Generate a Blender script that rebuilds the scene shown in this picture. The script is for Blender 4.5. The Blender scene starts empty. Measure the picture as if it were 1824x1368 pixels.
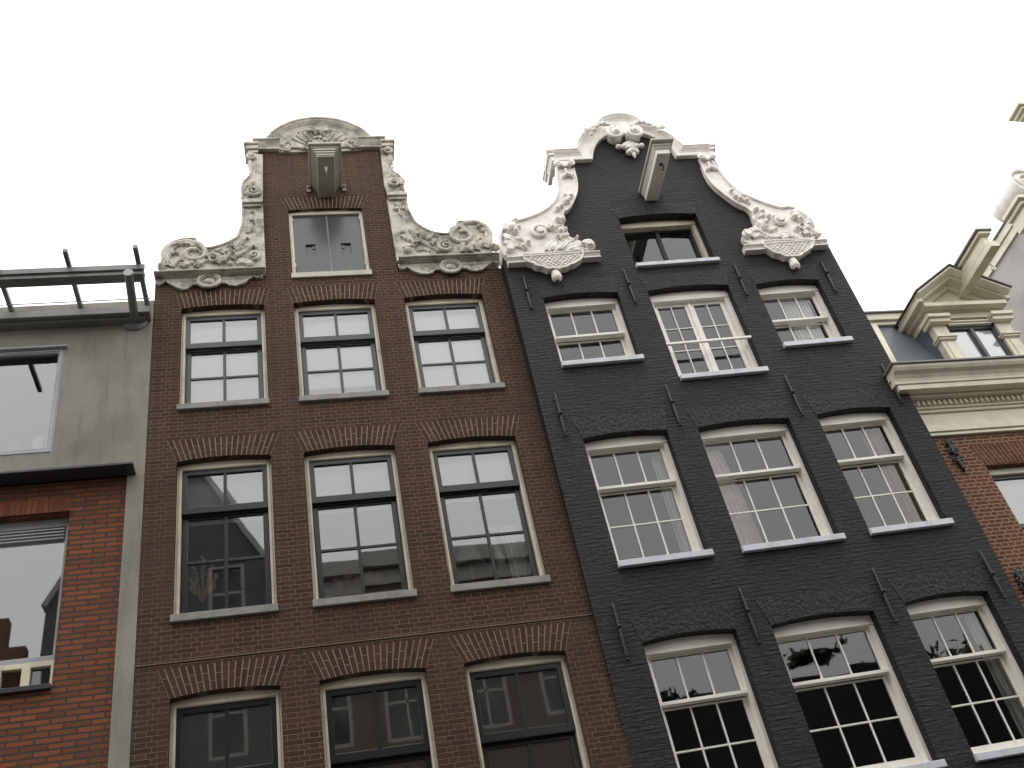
import bpy, math, random
from mathutils import Vector, Matrix
from mathutils.geometry import tessellate_polygon
random.seed(7)
rad = math.radians
# ------------------------------------------------------------------ camera
YAW, PITCH, ROLL = rad(15.08809607), rad(39.28673821), rad(-13.52089571)
FPX, CX, CY = 1850.0, 912.0, 684.0
CAM = Vector((0, 0, 1.6))
fwd = Vector((math.sin(YAW)*math.cos(PITCH), math.cos(YAW)*math.cos(PITCH), math.sin(PITCH)))
rt0 = Vector((math.cos(YAW), -math.sin(YAW), 0)); up0 = rt0.cross(fwd)
RT = math.cos(ROLL)*rt0 + math.sin(ROLL)*up0
UP = -math.sin(ROLL)*rt0 + math.cos(ROLL)*up0

def ray(px, py):
    return fwd + RT*((px-CX)/FPX) - UP*((py-CY)/FPX)

class Frame:
    """local facade frame: u right, y into the building, w up"""
    def __init__(s, org, rot, base):
        s.org, s.R, s.base = Vector(org), rot, Vector(base)
    def _ray(s, px, py):
        return s.R.transposed() @ (CAM - s.org), s.R.transposed() @ ray(px, py)
    def P(s, px, py, y=0.0):
        o, d = s._ray(px, py); t = (y-o.y)/d.y; p = o+d*t
        return (p.x, p.z)
    def PZ(s, px, py, w):
        o, d = s._ray(px, py); t = (w-o.z)/d.z; p = o+d*t
        return (p.x, p.y)
    def matrix(s):
        m = s.R.to_4x4(); m.translation = s.org + s.R @ s.base
        return m
I3 = Matrix.Identity(3)
BR = Frame((0, 11, 0), I3, (0.7, 0, 0))
RB = Matrix(((.9995, .0288, -.0088), (-.0291, .9990, -.0352), (.0077, .0354, .9993)))
_c = [Vector(RB.col[0]).normalized(), None, None]
_z = Vector(RB.col[2]); _z = (_z - _c[0]*_z.dot(_c[0])).normalized(); _y = _z.cross(_c[0])
RB = Matrix((_c[0], _y, _z)).transposed()
BK = Frame((3.28142, 11, 5.35974), RB, (2.66, 0, -5.36))
a_ = rad(1.1)
RG = Frame((8.6, 10.95, 8.0), Matrix(((math.cos(a_), -math.sin(a_), 0), (math.sin(a_), math.cos(a_), 0), (0, 0, 1))), (2.2, 0, -8.0))
WD = Frame((0, 0, 0), I3, (0, 0, 0))

# ------------------------------------------------------------------ materials
MATS = {}
def new_mat(name):
    m = bpy.data.materials.new(name); m.use_nodes = True
    nt = m.node_tree; b = nt.nodes['Principled BSDF']
    MATS[name] = m
    return m, nt, b
def N(nt, t, **kw):
    n = nt.nodes.new(t)
    for k, v in kw.items(): setattr(n, k, v)
    return n
def L(nt, a, b): nt.links.new(a, b)
def rgb(c): return (c[0], c[1], c[2], 1)
def ramp(nt, fac, stops):
    r = N(nt, 'ShaderNodeValToRGB'); e = r.color_ramp.elements
    e[0].position, e[0].color = stops[0][0], rgb(stops[0][1])
    e[1].position, e[1].color = stops[-1][0], rgb(stops[-1][1])
    for p, c in stops[1:-1]:
        x = e.new(p); x.color = rgb(c)
    L(nt, fac, r.inputs[0]); return r.outputs[0]
def noise(nt, scale, detail=4, vec=None, rough=.55, stretch=None):
    tc = N(nt, 'ShaderNodeTexCoord'); v = vec or tc.outputs['Object']
    if stretch:
        mp = N(nt, 'ShaderNodeMapping'); mp.inputs['Scale'].default_value = stretch
        L(nt, v, mp.inputs[0]); v = mp.outputs[0]
    n = N(nt, 'ShaderNodeTexNoise'); n.inputs['Scale'].default_value = scale
    n.inputs['Detail'].default_value = detail; n.inputs['Roughness'].default_value = rough
    L(nt, v, n.inputs['Vector']); return n.outputs['Fac']
def mix(nt, fac, a, b, mode='MIX'):
    m = N(nt, 'ShaderNodeMix', data_type='RGBA', blend_type=mode)
    for sock, v in ((m.inputs[0], fac), (m.inputs[6], a), (m.inputs[7], b)):
        if isinstance(v, (int, float)): sock.default_value = v
        elif isinstance(v, tuple): sock.default_value = rgb(v)
        else: L(nt, v, sock)
    return m.outputs[2]
def bump(nt, h, b, strength=.5, dist=.01, prev=None):
    n = N(nt, 'ShaderNodeBump'); n.inputs['Strength'].default_value = strength
    n.inputs['Distance'].default_value = dist
    L(nt, h, n.inputs['Height'])
    if prev is not None: L(nt, prev, n.inputs['Normal'])
    L(nt, n.outputs[0], b.inputs['Normal']); return n.outputs[0]
def mapr(nt, v, a, b, c, d):
    n = N(nt, 'ShaderNodeMapRange')
    for i, x in enumerate((a, b, c, d)): n.inputs[i+1].default_value = x
    L(nt, v, n.inputs[0]); return n.outputs[0]

def paint(name, col, rough=.45, var=.12, dirt=None, ds=2.5, bs=.15):
    m, nt, b = new_mat(name)
    n1 = noise(nt, ds, 6)
    dark = tuple(c*(1-var*2) for c in col) if dirt is None else dirt
    c = mix(nt, mapr(nt, n1, .45, .75, 0, .8 if dirt else .5), col, dark)
    n2 = noise(nt, 60, 2)
    L(nt, c, b.inputs['Base Color']); b.inputs['Roughness'].default_value = rough
    bump(nt, n2, b, bs, .002)
    return m
paint('cream', (.66, .60, .46), .4, dirt=(.42, .38, .29), ds=5)
paint('white_paint', (.86, .835, .76), .4, dirt=(.74, .71, .63), ds=5)
paint('plaster_white', (.86, .82, .76), .5, dirt=(.64, .59, .53), ds=9)
paint('cream_house', (.70, .65, .50), .4, dirt=(.50, .46, .36), ds=3)
paint('dark_sash', (.036, .041, .047), .3, .2)
paint('dark_green', (.0115, .0135, .0145), .3, .2)
paint('beam_taupe', (.46, .435, .36), .5, dirt=(.34, .32, .26), ds=4)
paint('beam_front', (.55, .52, .43), .5)
paint('door_grey', (.082, .085, .09), .22, dirt=(.06, .062, .065), ds=1.6, bs=.03)
paint('sill_stone', (.27, .26, .24), .8, dirt=(.15, .145, .13), ds=7, bs=.5)
paint('sill_white', (.60, .62, .66), .5, dirt=(.42, .43, .46), ds=6)
paint('metal_grey', (.19, .19, .18), .4, dirt=(.09, .09, .09), ds=3)
paint('alu', (.33, .34, .35), .35, dirt=(.24, .245, .25), ds=3)
paint('iron', (.022, .023, .026), .45, .2, ds=20)
paint('zinc', (.13, .15, .175), .45, dirt=(.09, .105, .12), ds=2)
paint('render_grey', (.42, .40, .38), .9, dirt=(.27, .255, .25), ds=1.4, bs=.6)
paint('blind', (.93, .935, .92), .8, .02)
paint('curtain', (.90, .88, .83), .9, .05)
paint('curtain_pink', (.82, .73, .70), .9, .05)
paint('curtain_brown', (.50, .35, .22), .9, .05)
paint('room', (.30, .29, .27), .9, .05)
paint('room_dark', (.03, .03, .032), .8)
paint('room_ceiling', (.40, .39, .37), .9, .05)
paint('straw', (.85, .70, .36), .8)
paint('card', (.85, .86, .80), .8, .02)
paint('red_card', (.55, .18, .15), .8, .02)
paint('roof_tile', (.10, .06, .045), .8, .2, ds=10)
paint('asphalt', (.05, .05, .05), .9, .2, ds=30, bs=.8)
paint('pavement', (.095, .088, .08), .9, .2, ds=8, bs=.8)
paint('bark', (.09, .07, .05), .9, .2, ds=12)
paint('net', (.34, .31, .27), .9, .05)
paint('opp_trim', (.34, .33, .30), .6)
paint('opp_dark', (.03, .034, .03), .9)
paint('opp_grey', (.10, .11, .115), .9)
paint('opp_brown', (.12, .098, .08), .9)
paint('shade_cloth', (.55, .52, .45), .9)

def stone():
    m, nt, b = new_mat('weathered_stone')
    g = N(nt, 'ShaderNodeNewGeometry')
    n1 = noise(nt, 4.5, 8, rough=.65); n2 = noise(nt, 22, 5)
    c = ramp(nt, n1, [(.32, (.15, .143, .12)), (.43, (.34, .325, .27)), (.53, (.55, .52, .435)), (.74, (.68, .645, .55))])
    c = mix(nt, mapr(nt, n2, .55, .75, 0, .5), c, (.20, .195, .16))
    sx = N(nt, 'ShaderNodeSeparateXYZ'); L(nt, g.outputs['Normal'], sx.inputs[0])
    c = mix(nt, mapr(nt, sx.outputs['Z'], .35, .95, 0, .6), c, (.17, .165, .135))   # lichen growing on ledges
    L(nt, c, b.inputs['Base Color']); b.inputs['Roughness'].default_value = .9
    bump(nt, n2, b, .5, .01)
stone()

def brick(name, c1, c2, mortar, mort=.0075, bw=.21, rh=.0605, grime=(.09, .085, .075), g=.35, strength=.7, squash=.5, wob=.004, patchy=None, bd=.012):
    m, nt, b = new_mat(name)
    tc = N(nt, 'ShaderNodeTexCoord'); sp = N(nt, 'ShaderNodeSeparateXYZ'); cb = N(nt, 'ShaderNodeCombineXYZ')
    L(nt, tc.outputs['Object'], sp.inputs[0]); L(nt, sp.outputs['Z'], cb.inputs['Y'])
    # around the corner of a reveal or a flank wall the courses run on along the depth
    ad = N(nt, 'ShaderNodeMath', operation='ADD'); L(nt, sp.outputs['X'], ad.inputs[0]); L(nt, sp.outputs['Y'], ad.inputs[1])
    L(nt, ad.outputs[0], cb.inputs['X'])
    nz = N(nt, 'ShaderNodeTexNoise'); nz.inputs['Scale'].default_value = 7; nz.inputs['Detail'].default_value = 4
    L(nt, tc.outputs['Object'], nz.inputs['Vector'])
    vm = N(nt, 'ShaderNodeVectorMath', operation='SUBTRACT'); L(nt, nz.outputs['Color'], vm.inputs[0]); vm.inputs[1].default_value = (.5, .5, .5)
    vs = N(nt, 'ShaderNodeVectorMath', operation='SCALE'); L(nt, vm.outputs[0], vs.inputs[0]); vs.inputs['Scale'].default_value = wob*4
    va = N(nt, 'ShaderNodeVectorMath', operation='ADD'); L(nt, cb.outputs[0], va.inputs[0]); L(nt, vs.outputs[0], va.inputs[1])
    bt = N(nt, 'ShaderNodeTexBrick'); bt.offset = .5; bt.offset_frequency = 2; bt.squash = squash; bt.squash_frequency = 2
    bt.inputs['Scale'].default_value = 1; bt.inputs['Mortar Size'].default_value = mort; bt.inputs['Mortar Smooth'].default_value = .25
    bt.inputs['Brick Width'].default_value = bw; bt.inputs['Row Height'].default_value = rh; bt.inputs['Bias'].default_value = 0
    bt.inputs['Color1'].default_value = rgb(c1); bt.inputs['Color2'].default_value = rgb(c2); bt.inputs['Mortar'].default_value = rgb(mortar)
    L(nt, va.outputs[0], bt.inputs['Vector'])
    n1 = noise(nt, 1.1, 6, rough=.6); n2 = noise(nt, 45, 4)
    c = mix(nt, mapr(nt, n1, .45, .72, 0, g), bt.outputs['Color'], grime)
    if patchy:
        n3 = noise(nt, .5, 5, rough=.7); c = mix(nt, mapr(nt, n3, .5, .66, 0, .6), c, patchy)
    c = mix(nt, mapr(nt, n2, .35, .7, 0, .30), c, tuple(x*.45 for x in c1))
    L(nt, c, b.inputs['Base Color']); b.inputs['Roughness'].default_value = .85; b.inputs['Specular IOR Level'].default_value = .2
    inv = N(nt, 'ShaderNodeMath', operation='SUBTRACT'); inv.inputs[0].default_value = 1; L(nt, bt.outputs['Fac'], inv.inputs[1])
    p = bump(nt, inv.outputs[0], b, strength, bd)
    if bd > .02:      # thick old paint over ragged courses
        rg = noise(nt, 1, 5, stretch=(5, 5, 34), rough=.6); p = bump(nt, rg, b, .9, .03, p)
    bump(nt, n2, b, .5, .006, p)
    return m, nt, b
brick('brown_brick', (.086, .041, .0245), (.046, .026, .0175), (.21, .155, .095), grime=(.062, .042, .027), patchy=(.058, .043, .031), mort=.0042, bw=.222)
brick('red_brick', (.25, .086, .039), (.14, .052, .029), (.055, .048, .042), mort=.0115, bw=.275, rh=.069, squash=1.0, g=.2, strength=1.0, wob=.003)
brick('orange_brick', (.165, .06, .03), (.10, .04, .022), (.36, .29, .20), mort=.0065, g=.15, grime=(.12, .06, .035))
m_, nt_, b_ = brick('black_brick', (.0225, .021, .0195), (.016, .0148, .0137), (.004, .0038, .0036), mort=.012, g=.3, grime=(.016, .015, .0138), strength=1.0, squash=1.0, bw=.2, rh=.0585, wob=.010, bd=.03)  # joints darker than the paint: shade and dirt of the gaps put into colour
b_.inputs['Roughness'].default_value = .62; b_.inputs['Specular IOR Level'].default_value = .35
brick('dark_flank_brick', (.06, .05, .045), (.045, .04, .036), (.05, .046, .04), g=.4)

def voussoir(name, stops, rough=.85, bsz=60, bd=.006):
    m, nt, b = new_mat(name)
    g = N(nt, 'ShaderNodeNewGeometry')
    c = ramp(nt, g.outputs['Random Per Island'], stops)
    n = noise(nt, bsz, 4)
    c = mix(nt, mapr(nt, n, .4, .75, 0, .35), c, tuple(x*.45 for x in stops[0][1]))
    L(nt, c, b.inputs['Base Color']); b.inputs['Roughness'].default_value = rough; b.inputs['Specular IOR Level'].default_value = .2 if rough > .7 else .35
    bump(nt, n, b, .5 if bd < .01 else 1, bd)
voussoir('brown_voussoir', [(0, (.048, .0265, .018)), (.5, (.065, .033, .021)), (1, (.086, .041, .025))])
voussoir('orange_voussoir', [(0, (.085, .036, .021)), (.5, (.12, .047, .026)), (1, (.155, .058, .03))])
voussoir('red_voussoir', [(0, (.14, .05, .03)), (.5, (.19, .065, .036)), (1, (.24, .08, .04))])
voussoir('black_voussoir', [(0, (.0145, .0135, .0128)), (.5, (.0168, .0157, .0148)), (1, (.0198, .0185, .0176))], .6, 18, .035)
paint('mortar_string', (.17, .125, .08), .9, .2)
paint('mortar', (.25, .20, .135), .9, .1)
paint('mortar_black', (.011, .0105, .010), .8, .1)
paint('mortar_dark', (.085, .072, .062), .9, .1)

def concrete():
    m, nt, b = new_mat('concrete')
    n1 = noise(nt, .9, 7, rough=.6); n2 = noise(nt, 40, 4); n3 = noise(nt, 2.2, 6, stretch=(3.5, 1, .35), rough=.65)
    c = ramp(nt, n1, [(.3, (.19, .18, .152)), (.55, (.275, .262, .222)), (.75, (.35, .335, .285))])
    c = mix(nt, mapr(nt, n3, .5, .78, 0, .6), c, (.11, .108, .095))
    c = mix(nt, mapr(nt, n2, .4, .75, 0, .3), c, (.13, .128, .115))
    L(nt, c, b.inputs['Base Color']); b.inputs['Roughness'].default_value = .9
    bump(nt, n2, b, .4, .008)
concrete()

def glass(name, wob=.35, boost=1.0, tint=(1, 1, 1)):
    m = bpy.data.materials.new(name); m.use_nodes = True; nt = m.node_tree; nt.nodes.clear(); MATS[name] = m
    out = N(nt, 'ShaderNodeOutputMaterial'); mx = N(nt, 'ShaderNodeMixShader')
    tr = N(nt, 'ShaderNodeBsdfTransparent'); tr.inputs[0].default_value = (.97*tint[0], .985*tint[1], .98*tint[2], 1)
    gl = N(nt, 'ShaderNodeBsdfGlossy'); gl.inputs['Roughness'].default_value = .015
    fr = N(nt, 'ShaderNodeFresnel'); fr.inputs['IOR'].default_value = 1.52
    mu = N(nt, 'ShaderNodeMath', operation='MULTIPLY'); mu.inputs[1].default_value = 2.7*boost; mu.use_clamp = True
    L(nt, fr.outputs[0], mu.inputs[0]); L(nt, mu.outputs[0], mx.inputs[0])
    tc = N(nt, 'ShaderNodeTexCoord'); nz = N(nt, 'ShaderNodeTexNoise'); nz.inputs['Scale'].default_value = 1.3; nz.inputs['Detail'].default_value = 1.5
    L(nt, tc.outputs['Object'], nz.inputs['Vector'])
    bp = N(nt, 'ShaderNodeBump'); bp.inputs['Strength'].default_value = wob; bp.inputs['Distance'].default_value = .0022
    L(nt, nz.outputs['Fac'], bp.inputs['Height']); L(nt, bp.outputs[0], gl.inputs['Normal'])
    L(nt, tr.outputs[0], mx.inputs[1]); L(nt, gl.outputs[0], mx.inputs[2]); L(nt, mx.outputs[0], out.inputs[0])
glass('glass', boost=1.8); glass('glass_old', .8, .82); glass('glass_coated', .15, 1.75); glass('glass_far', .3, .35)

def leafmat(name, c1, c2):
    m, nt, b = new_mat(name)
    g = N(nt, 'ShaderNodeNewGeometry')
    L(nt, ramp(nt, g.outputs['Random Per Island'], [(0, c1), (1, c2)]), b.inputs['Base Color'])
    b.inputs['Roughness'].default_value = .6
leafmat('leaves', (.03, .055, .018), (.07, .11, .035))

# ------------------------------------------------------------------ mesh building
COL = bpy.context.scene.collection
class MB:
    def __init__(s): s.v, s.f, s.sm = [], [], []
    def add(s, vs, fs, smooth=False):
        o = len(s.v); s.v += [tuple(x) for x in vs]
        s.f += [tuple(i+o for i in f) for f in fs]; s.sm += [smooth]*len(fs)
    def box(s, u0, u1, y0, y1, w0, w1):
        vs = [(u0, y0, w0), (u1, y0, w0), (u1, y1, w0), (u0, y1, w0), (u0, y0, w1), (u1, y0, w1), (u1, y1, w1), (u0, y1, w1)]
        s.add(vs, [(0, 3, 2, 1), (4, 5, 6, 7), (0, 1, 5, 4), (1, 2, 6, 5), (2, 3, 7, 6), (3, 0, 4, 7)])
    def hexa(s, bot, top):
        s.add(list(bot)+list(top), [(0, 3, 2, 1), (4, 5, 6, 7), (0, 1, 5, 4), (1, 2, 6, 5), (2, 3, 7, 6), (3, 0, 4, 7)])
    def prism(s, outer, y0, y1, holes=(), back=True):
        """outline in (u,w) given thickness along y"""
        loops = [list(outer)] + [list(h) for h in holes]
        def area(l): return sum(l[i][0]*l[(i+1) % len(l)][1]-l[(i+1) % len(l)][0]*l[i][1] for i in range(len(l)))
        if area(loops[0]) < 0: loops[0].reverse()
        for h in loops[1:]:
            if area(h) > 0: h.reverse()
        tris = tessellate_polygon([[Vector((p[0], p[1], 0)) for p in l] for l in loops])
        flat = [p for l in loops for p in l]; n = len(flat)
        vs = [(p[0], y0, p[1]) for p in flat] + [(p[0], y1, p[1]) for p in flat]
        fs = []
        for t in tris:
            a, b, c = (flat[i] for i in t)
            ar = (b[0]-a[0])*(c[1]-a[1])-(c[0]-a[0])*(b[1]-a[1])
            if abs(ar) < 1e-12: continue
            t = tuple(t) if ar > 0 else (t[2], t[1], t[0])
            fs.append(t)
            if back: fs.append((t[2]+n, t[1]+n, t[0]+n))
        o = 0
        for l in loops:
            k = len(l)
            for i in range(k):
                a, b = o+i, o+(i+1) % k
                fs.append((a, a+n, b+n, b))
            o += k
        s.add(vs, fs)
    def rectframe(s, u0, u1, w0, w1, l, r, b, t, y0, y1):
        s.prism([(u0, w0), (u1, w0), (u1, w1), (u0, w1)], y0, y1, [[(u0+l, w0+b), (u1-r, w0+b), (u1-r, w1-t), (u0+l, w1-t)]])
    def tube(s, pts, r, n=8, cap=True):
        pts = [Vector(p) for p in pts]; m = len(pts)
        rs = [r]*m if isinstance(r, (int, float)) else r
        ref = Vector((0, 1, 0)) if abs((pts[-1]-pts[0]).normalized().y) < .8 else Vector((0, 0, 1))
        vs = []; prev = None
        for i, p in enumerate(pts):
            t = (pts[min(i+1, m-1)]-pts[max(i-1, 0)])
            t = t.normalized() if t.length > 1e-9 else Vector((0, 0, 1))
            a = t.cross(ref)
            if a.length < 1e-4: a = prev if prev else Vector((1, 0, 0))
            a.normalize(); prev = a; b = t.cross(a)
            for k in range(n):
                an = 2*math.pi*k/n
                vs.append(p+(a*math.cos(an)+b*math.sin(an))*rs[i])
        fs = [(i*n+k, i*n+(k+1) % n, (i+1)*n+(k+1) % n, (i+1)*n+k) for i in range(m-1) for k in range(n)]
        if cap: fs += [tuple(range(n))[::-1], tuple((m-1)*n+k for k in range(n))]
        s.add(vs, fs, True)
    def ball(s, c, rx, ry=None, rz=None, seg=12, rings=8, rough=0):
        ry = ry or rx; rz = rz or rx; vs = []
        for i in range(rings+1):
            th = math.pi*i/rings
            for k in range(seg):
                ph = 2*math.pi*k/seg; j = 1+random.uniform(-rough, rough)
                vs.append((c[0]+rx*j*math.sin(th)*math.cos(ph), c[1]+ry*j*math.cos(th), c[2]+rz*j*math.sin(th)*math.sin(ph)))
        fs = [(i*seg+k, i*seg+(k+1) % seg, (i+1)*seg+(k+1) % seg, (i+1)*seg+k) for i in range(rings) for k in range(seg)]
        s.add(vs, fs, True)
    def cyl_y(s, u, w, r, y0, y1, n=28):
        """disc with its axis along the depth"""
        s.prism([(u+r*math.cos(2*math.pi*k/n), w+r*math.sin(2*math.pi*k/n)) for k in range(n)], y0, y1)
    def build(s, name, mat, parent=None, fr=None, bevel=0, world=False):
        me = bpy.data.meshes.new(name)
        b = fr.base if fr is not None else Vector((0, 0, 0))
        me.from_pydata([(v[0]-b.x, v[1]-b.y, v[2]-b.z) for v in s.v], [], s.f)
        me.polygons.foreach_set('use_smooth', s.sm)
        me.materials.append(MATS[mat]); me.validate(); me.update()
        o = bpy.data.objects.new(name, me); COL.objects.link(o)
        if parent: o.parent = parent
        if bevel:
            md = o.modifiers.new('edge', 'BEVEL'); md.width = bevel; md.segments = 1; md.limit_method = 'ANGLE'; md.angle_limit = rad(50)
        return o
def tag(o, label=None, cat=None, group=None, kind=None):
    for k, v in (('label', label), ('category', cat), ('group', group), ('kind', kind)):
        if v: o[k] = v
    return o
def house(name, fr, label, cat='house'):
    e = bpy.data.objects.new(name, None); COL.objects.link(e)
    e.matrix_world = fr.matrix(); e.empty_display_size = .3
    return tag(e, label, cat)
def thing_in(fr, mb, name, mat, label, cat, group=None, bevel=0):
    """a top-level single mesh placed in a facade frame, its origin at its own base"""
    us = [v[0] for v in mb.v]; ys = [v[1] for v in mb.v]; ws = [v[2] for v in mb.v]
    c = Vector(((min(us)+max(us))/2, (min(ys)+max(ys))/2, min(ws)))
    f2 = Frame(fr.org, fr.R, c)
    o = mb.build(name, mat, None, f2, bevel); o.matrix_world = f2.matrix()
    return tag(o, label, cat, group)

# ------------------------------------------------------------------ ornament tools (in a facade frame)
def smooth(pts, k=6):
    out = []; n = len(pts)
    for i in range(n-1):
        p0, p1, p2, p3 = pts[max(i-1, 0)], pts[i], pts[i+1], pts[min(i+2, n-1)]
        for j in range(k):
            t = j/k
            out.append(tuple(.5*((2*p1[d])+(-p0[d]+p2[d])*t+(2*p0[d]-5*p1[d]+4*p2[d]-p3[d])*t*t+(-p0[d]+3*p1[d]-3*p2[d]+p3[d])*t**3) for d in range(len(p1))))
    out.append(tuple(pts[-1])); return out
def offset(pts, d):
    out = []; n = len(pts)
    for i in range(n):
        a = Vector(pts[max(i-1, 0)]); b = Vector(pts[i]); c = Vector(pts[min(i+1, n-1)])
        t1 = (b-a).normalized() if i > 0 else (c-b).normalized(); t2 = (c-b).normalized() if i < n-1 else t1
        n1 = Vector((t1.y, -t1.x)); n2 = Vector((t2.y, -t2.x)); m = n1+n2
        m = m.normalized() if m.length > 1e-6 else n1
        k = 1/max(.45, m.dot(n1)); out.append((b.x+m.x*d*k, b.y+m.y*d*k))
    return out
def moulding(mb, path, prof, smooth_=False):
    """sweep a (offset right of path, y) profile along a path in (u,w), closed as a solid"""
    cols = [offset(path, d) for d, y in prof]; n = len(path); k = len(prof)
    vs = [(cols[j][i][0], prof[j][1], cols[j][i][1]) for i in range(n) for j in range(k)]
    fs = [(i*k+j, i*k+(j+1) % k, (i+1)*k+(j+1) % k, (i+1)*k+j) for i in range(n-1) for j in range(k)]
    fs += [tuple(range(k))[::-1], tuple((n-1)*k+j for j in range(k))]
    mb.add(vs, fs)
def spiral(mb, c, r, turns, y, t0=.03, t1=.012, a0=0, sgn=1, rise=0.0, n=None, inner=.12):
    n = n or int(turns*22); pts = []; rs = []
    for i in range(n+1):
        t = i/n; rr = r*(1-t)**.85*(1-inner)+r*inner; an = a0+sgn*2*math.pi*turns*t
        pts.append((c[0]+rr*math.cos(an), y-rise*t, c[1]+rr*math.sin(an))); rs.append(t0+(t1-t0)*t)
    mb.tube(pts, rs, 8)
def leaf(mb, path, width, y=-.03, h=.04, lobes=4, curl=.03, tip=.15):
    """ridged acanthus-like leaf along a path in (u,w)"""
    p = smooth(path, 6); n = len(p); vs = []; K = 9
    for i in range(n):
        t = i/(n-1)
        a = Vector(p[max(i-1, 0)]); b = Vector(p[min(i+1, n-1)]); d = (b-a).normalized(); nn = Vector((-d.y, d.x))
        env = (math.sin(math.pi*min(1, t*.9+.12))**.7)*(1-t*(1-tip))
        lob = 1-.38*abs(math.sin(math.pi*lobes*t))**3
        wd = width*.5*max(.05, env)*lob
        for k in range(K):
            s_ = (k/(K-1))*2-1
            hh = h*env*(1-s_*s_)**.5 + h*.35*env*abs(math.cos(s_*math.pi*1.5)) - (h*.3*math.exp(-(s_*5)**2))
            hh += curl*.5*t*t
            vs.append((p[i][0]+nn.x*wd*s_, y-hh, p[i][1]+nn.y*wd*s_))
    fs = [(i*K+k, i*K+k+1, (i+1)*K+k+1, (i+1)*K+k) for i in range(n-1) for k in range(K-1)]
    mb.add(vs, fs, True)
    o = p[-1]; mb.ball((o[0], y-curl*.4, o[1]), width*.15, h*.5+curl*.3, width*.15, 8, 6)
def digit(mb, ch, c, s_, y, r):
    D = {'1': [[(-.1, .3), (.1, .5), (.1, -.5)]], '7': [[(-.28, .48), (.28, .48), (-.05, -.5)]],
         '5': [[(.25, .48), (-.2, .48), (-.22, .08), (.1, .12), (.27, -.12), (.18, -.42), (-.05, -.5), (-.28, -.38)]],
         '0': [[(.28*math.cos(a), .48*math.sin(a)) for a in [i*math.pi/8 for i in range(17)]]]}
    for st in D[ch]:
        mb.tube([(c[0]+x*s_, y, c[1]+z*s_) for x, z in st], r, 6)

# ------------------------------------------------------------------ arch of bricks over an opening
def arch_top(u0, u1, ws, rise, n=10):
    return [(u0+(u1-u0)*i/n, ws+rise*(1-(2*i/n-1)**2)) for i in range(n+1)]
def brick_arch(par, fr, u0, u1, ws, rise, h, splay, vm, mm, n=19, proud=.006, top=None):
    cu = (u0+u1)/2; half = (u1-u0)/2
    bk = MB(); lower = arch_top(u0, u1, ws, rise, 12)
    wt = ws+h
    bk.prism([(p[0], p[1]+.002) for p in lower]+[(u1+splay, wt), (u0-splay, wt)], -proud*.75, .02)
    o = bk.build('arch_joints', mm, par, fr)
    vb = MB(); g = .0058 if 'black' not in vm else .0032
    def pt(s_, t):   # s -1..1 across, t 0..1 up
        lo = (cu+half*s_, ws+rise*(1-s_*s_)); hi = (cu+(half+splay)*s_, wt)
        return (lo[0]+(hi[0]-lo[0])*t, lo[1]+(hi[1]-lo[1])*t)
    for i in range(n):
        s0 = -1+2*i/n; s1 = -1+2*(i+1)/n; gs = g/half
        cut = (.36 if i % 2 else .64)+random.uniform(-.02, .02)
        for t0, t1 in ((0.0, cut-.012), (cut+.012, 1.0)):
            q = [pt(s0+gs, t0), pt(s1-gs, t0), pt(s1-gs, t1), pt(s0+gs, t1)]
            q = [(a+random.uniform(-.0012, .0012), b+random.uniform(-.0015, .0015)) for a, b in q]
            vb.prism(q, -proud+random.uniform(-.001, .001), .015)
    v = vb.build('brick_arch', vm, par, fr)
    return v

def pane_quads(mb, rects, y, tilt=.004):
    for (u0, u1, w0, w1) in rects:
        a, b = random.uniform(-tilt, tilt), random.uniform(-tilt, tilt)
        mb.add([(u0, y-a*(u1-u0)/2-b*(w1-w0)/2, w0), (u1, y+a*(u1-u0)/2-b*(w1-w0)/2, w0), (u1, y+a*(u1-u0)/2+b*(w1-w0)/2, w1), (u0, y-a*(u1-u0)/2+b*(w1-w0)/2, w1)], [(0, 1, 2, 3)])
def blind_mesh(mb, u0, u1, w0, w1, y):
    n = 6
    vs = []; 
    for i in range(n+1):
        u = u0+(u1-u0)*i/n
        vs += [(u, y+.004*math.sin(i*1.7), w0), (u, y+.004*math.sin(i*1.7+1), w1)]
    mb.add(vs, [(2*i, 2*i+2, 2*i+3, 2*i+1) for i in range(n)], True)
    mb.box(u0, u1, y-.012, y+.012, w0-.02, w0)

def frieze_pts(fr, pts, y=0.0): return [fr.P(x, z, y) for x, z in pts]

# ================================================================== THE BROWN HOUSE
bh = house('brown_brick_house', BR, 'brown brick canal house with dark sashes and a weathered scrolled neck gable')
U0, U1 = -1.95, 3.285
NU0 = BR.P(469, 380)[0]; NU1 = BR.P(690, 365)[0]
SH = BR.P(372, 497)[1]-.04            # shoulder of the wall under the left stone cornice
print('brown neck', NU0, NU1, 'shoulder', SH, 'apex', BR.P(581, 207.6, -.28), 'ends', BR.P(434, 254, -.28), BR.P(702, 243.7, -.28))
NT = BR.P(575, 266)[1]
cu = (NU0+NU1)/2
wcols = [(-1.575, -.405), (.015, 1.205), (1.64, 2.84)]
rows = {'A': (10.93, 12.75), 'B': (7.80, 9.99), 'C': (4.35, 6.80)}
holes = []
for r, (w0, w1) in rows.items():
    for (a, b) in wcols: holes.append([(a, w0), (b, w0)] + arch_top(a, b, w1, .045)[::-1])
LD = (.03, 1.2, 13.38, 14.86)
holes.append([(LD[0], LD[2]), (LD[1], LD[2])] + arch_top(LD[0], LD[1], LD[3], .03)[::-1])
wall = MB()
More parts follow.
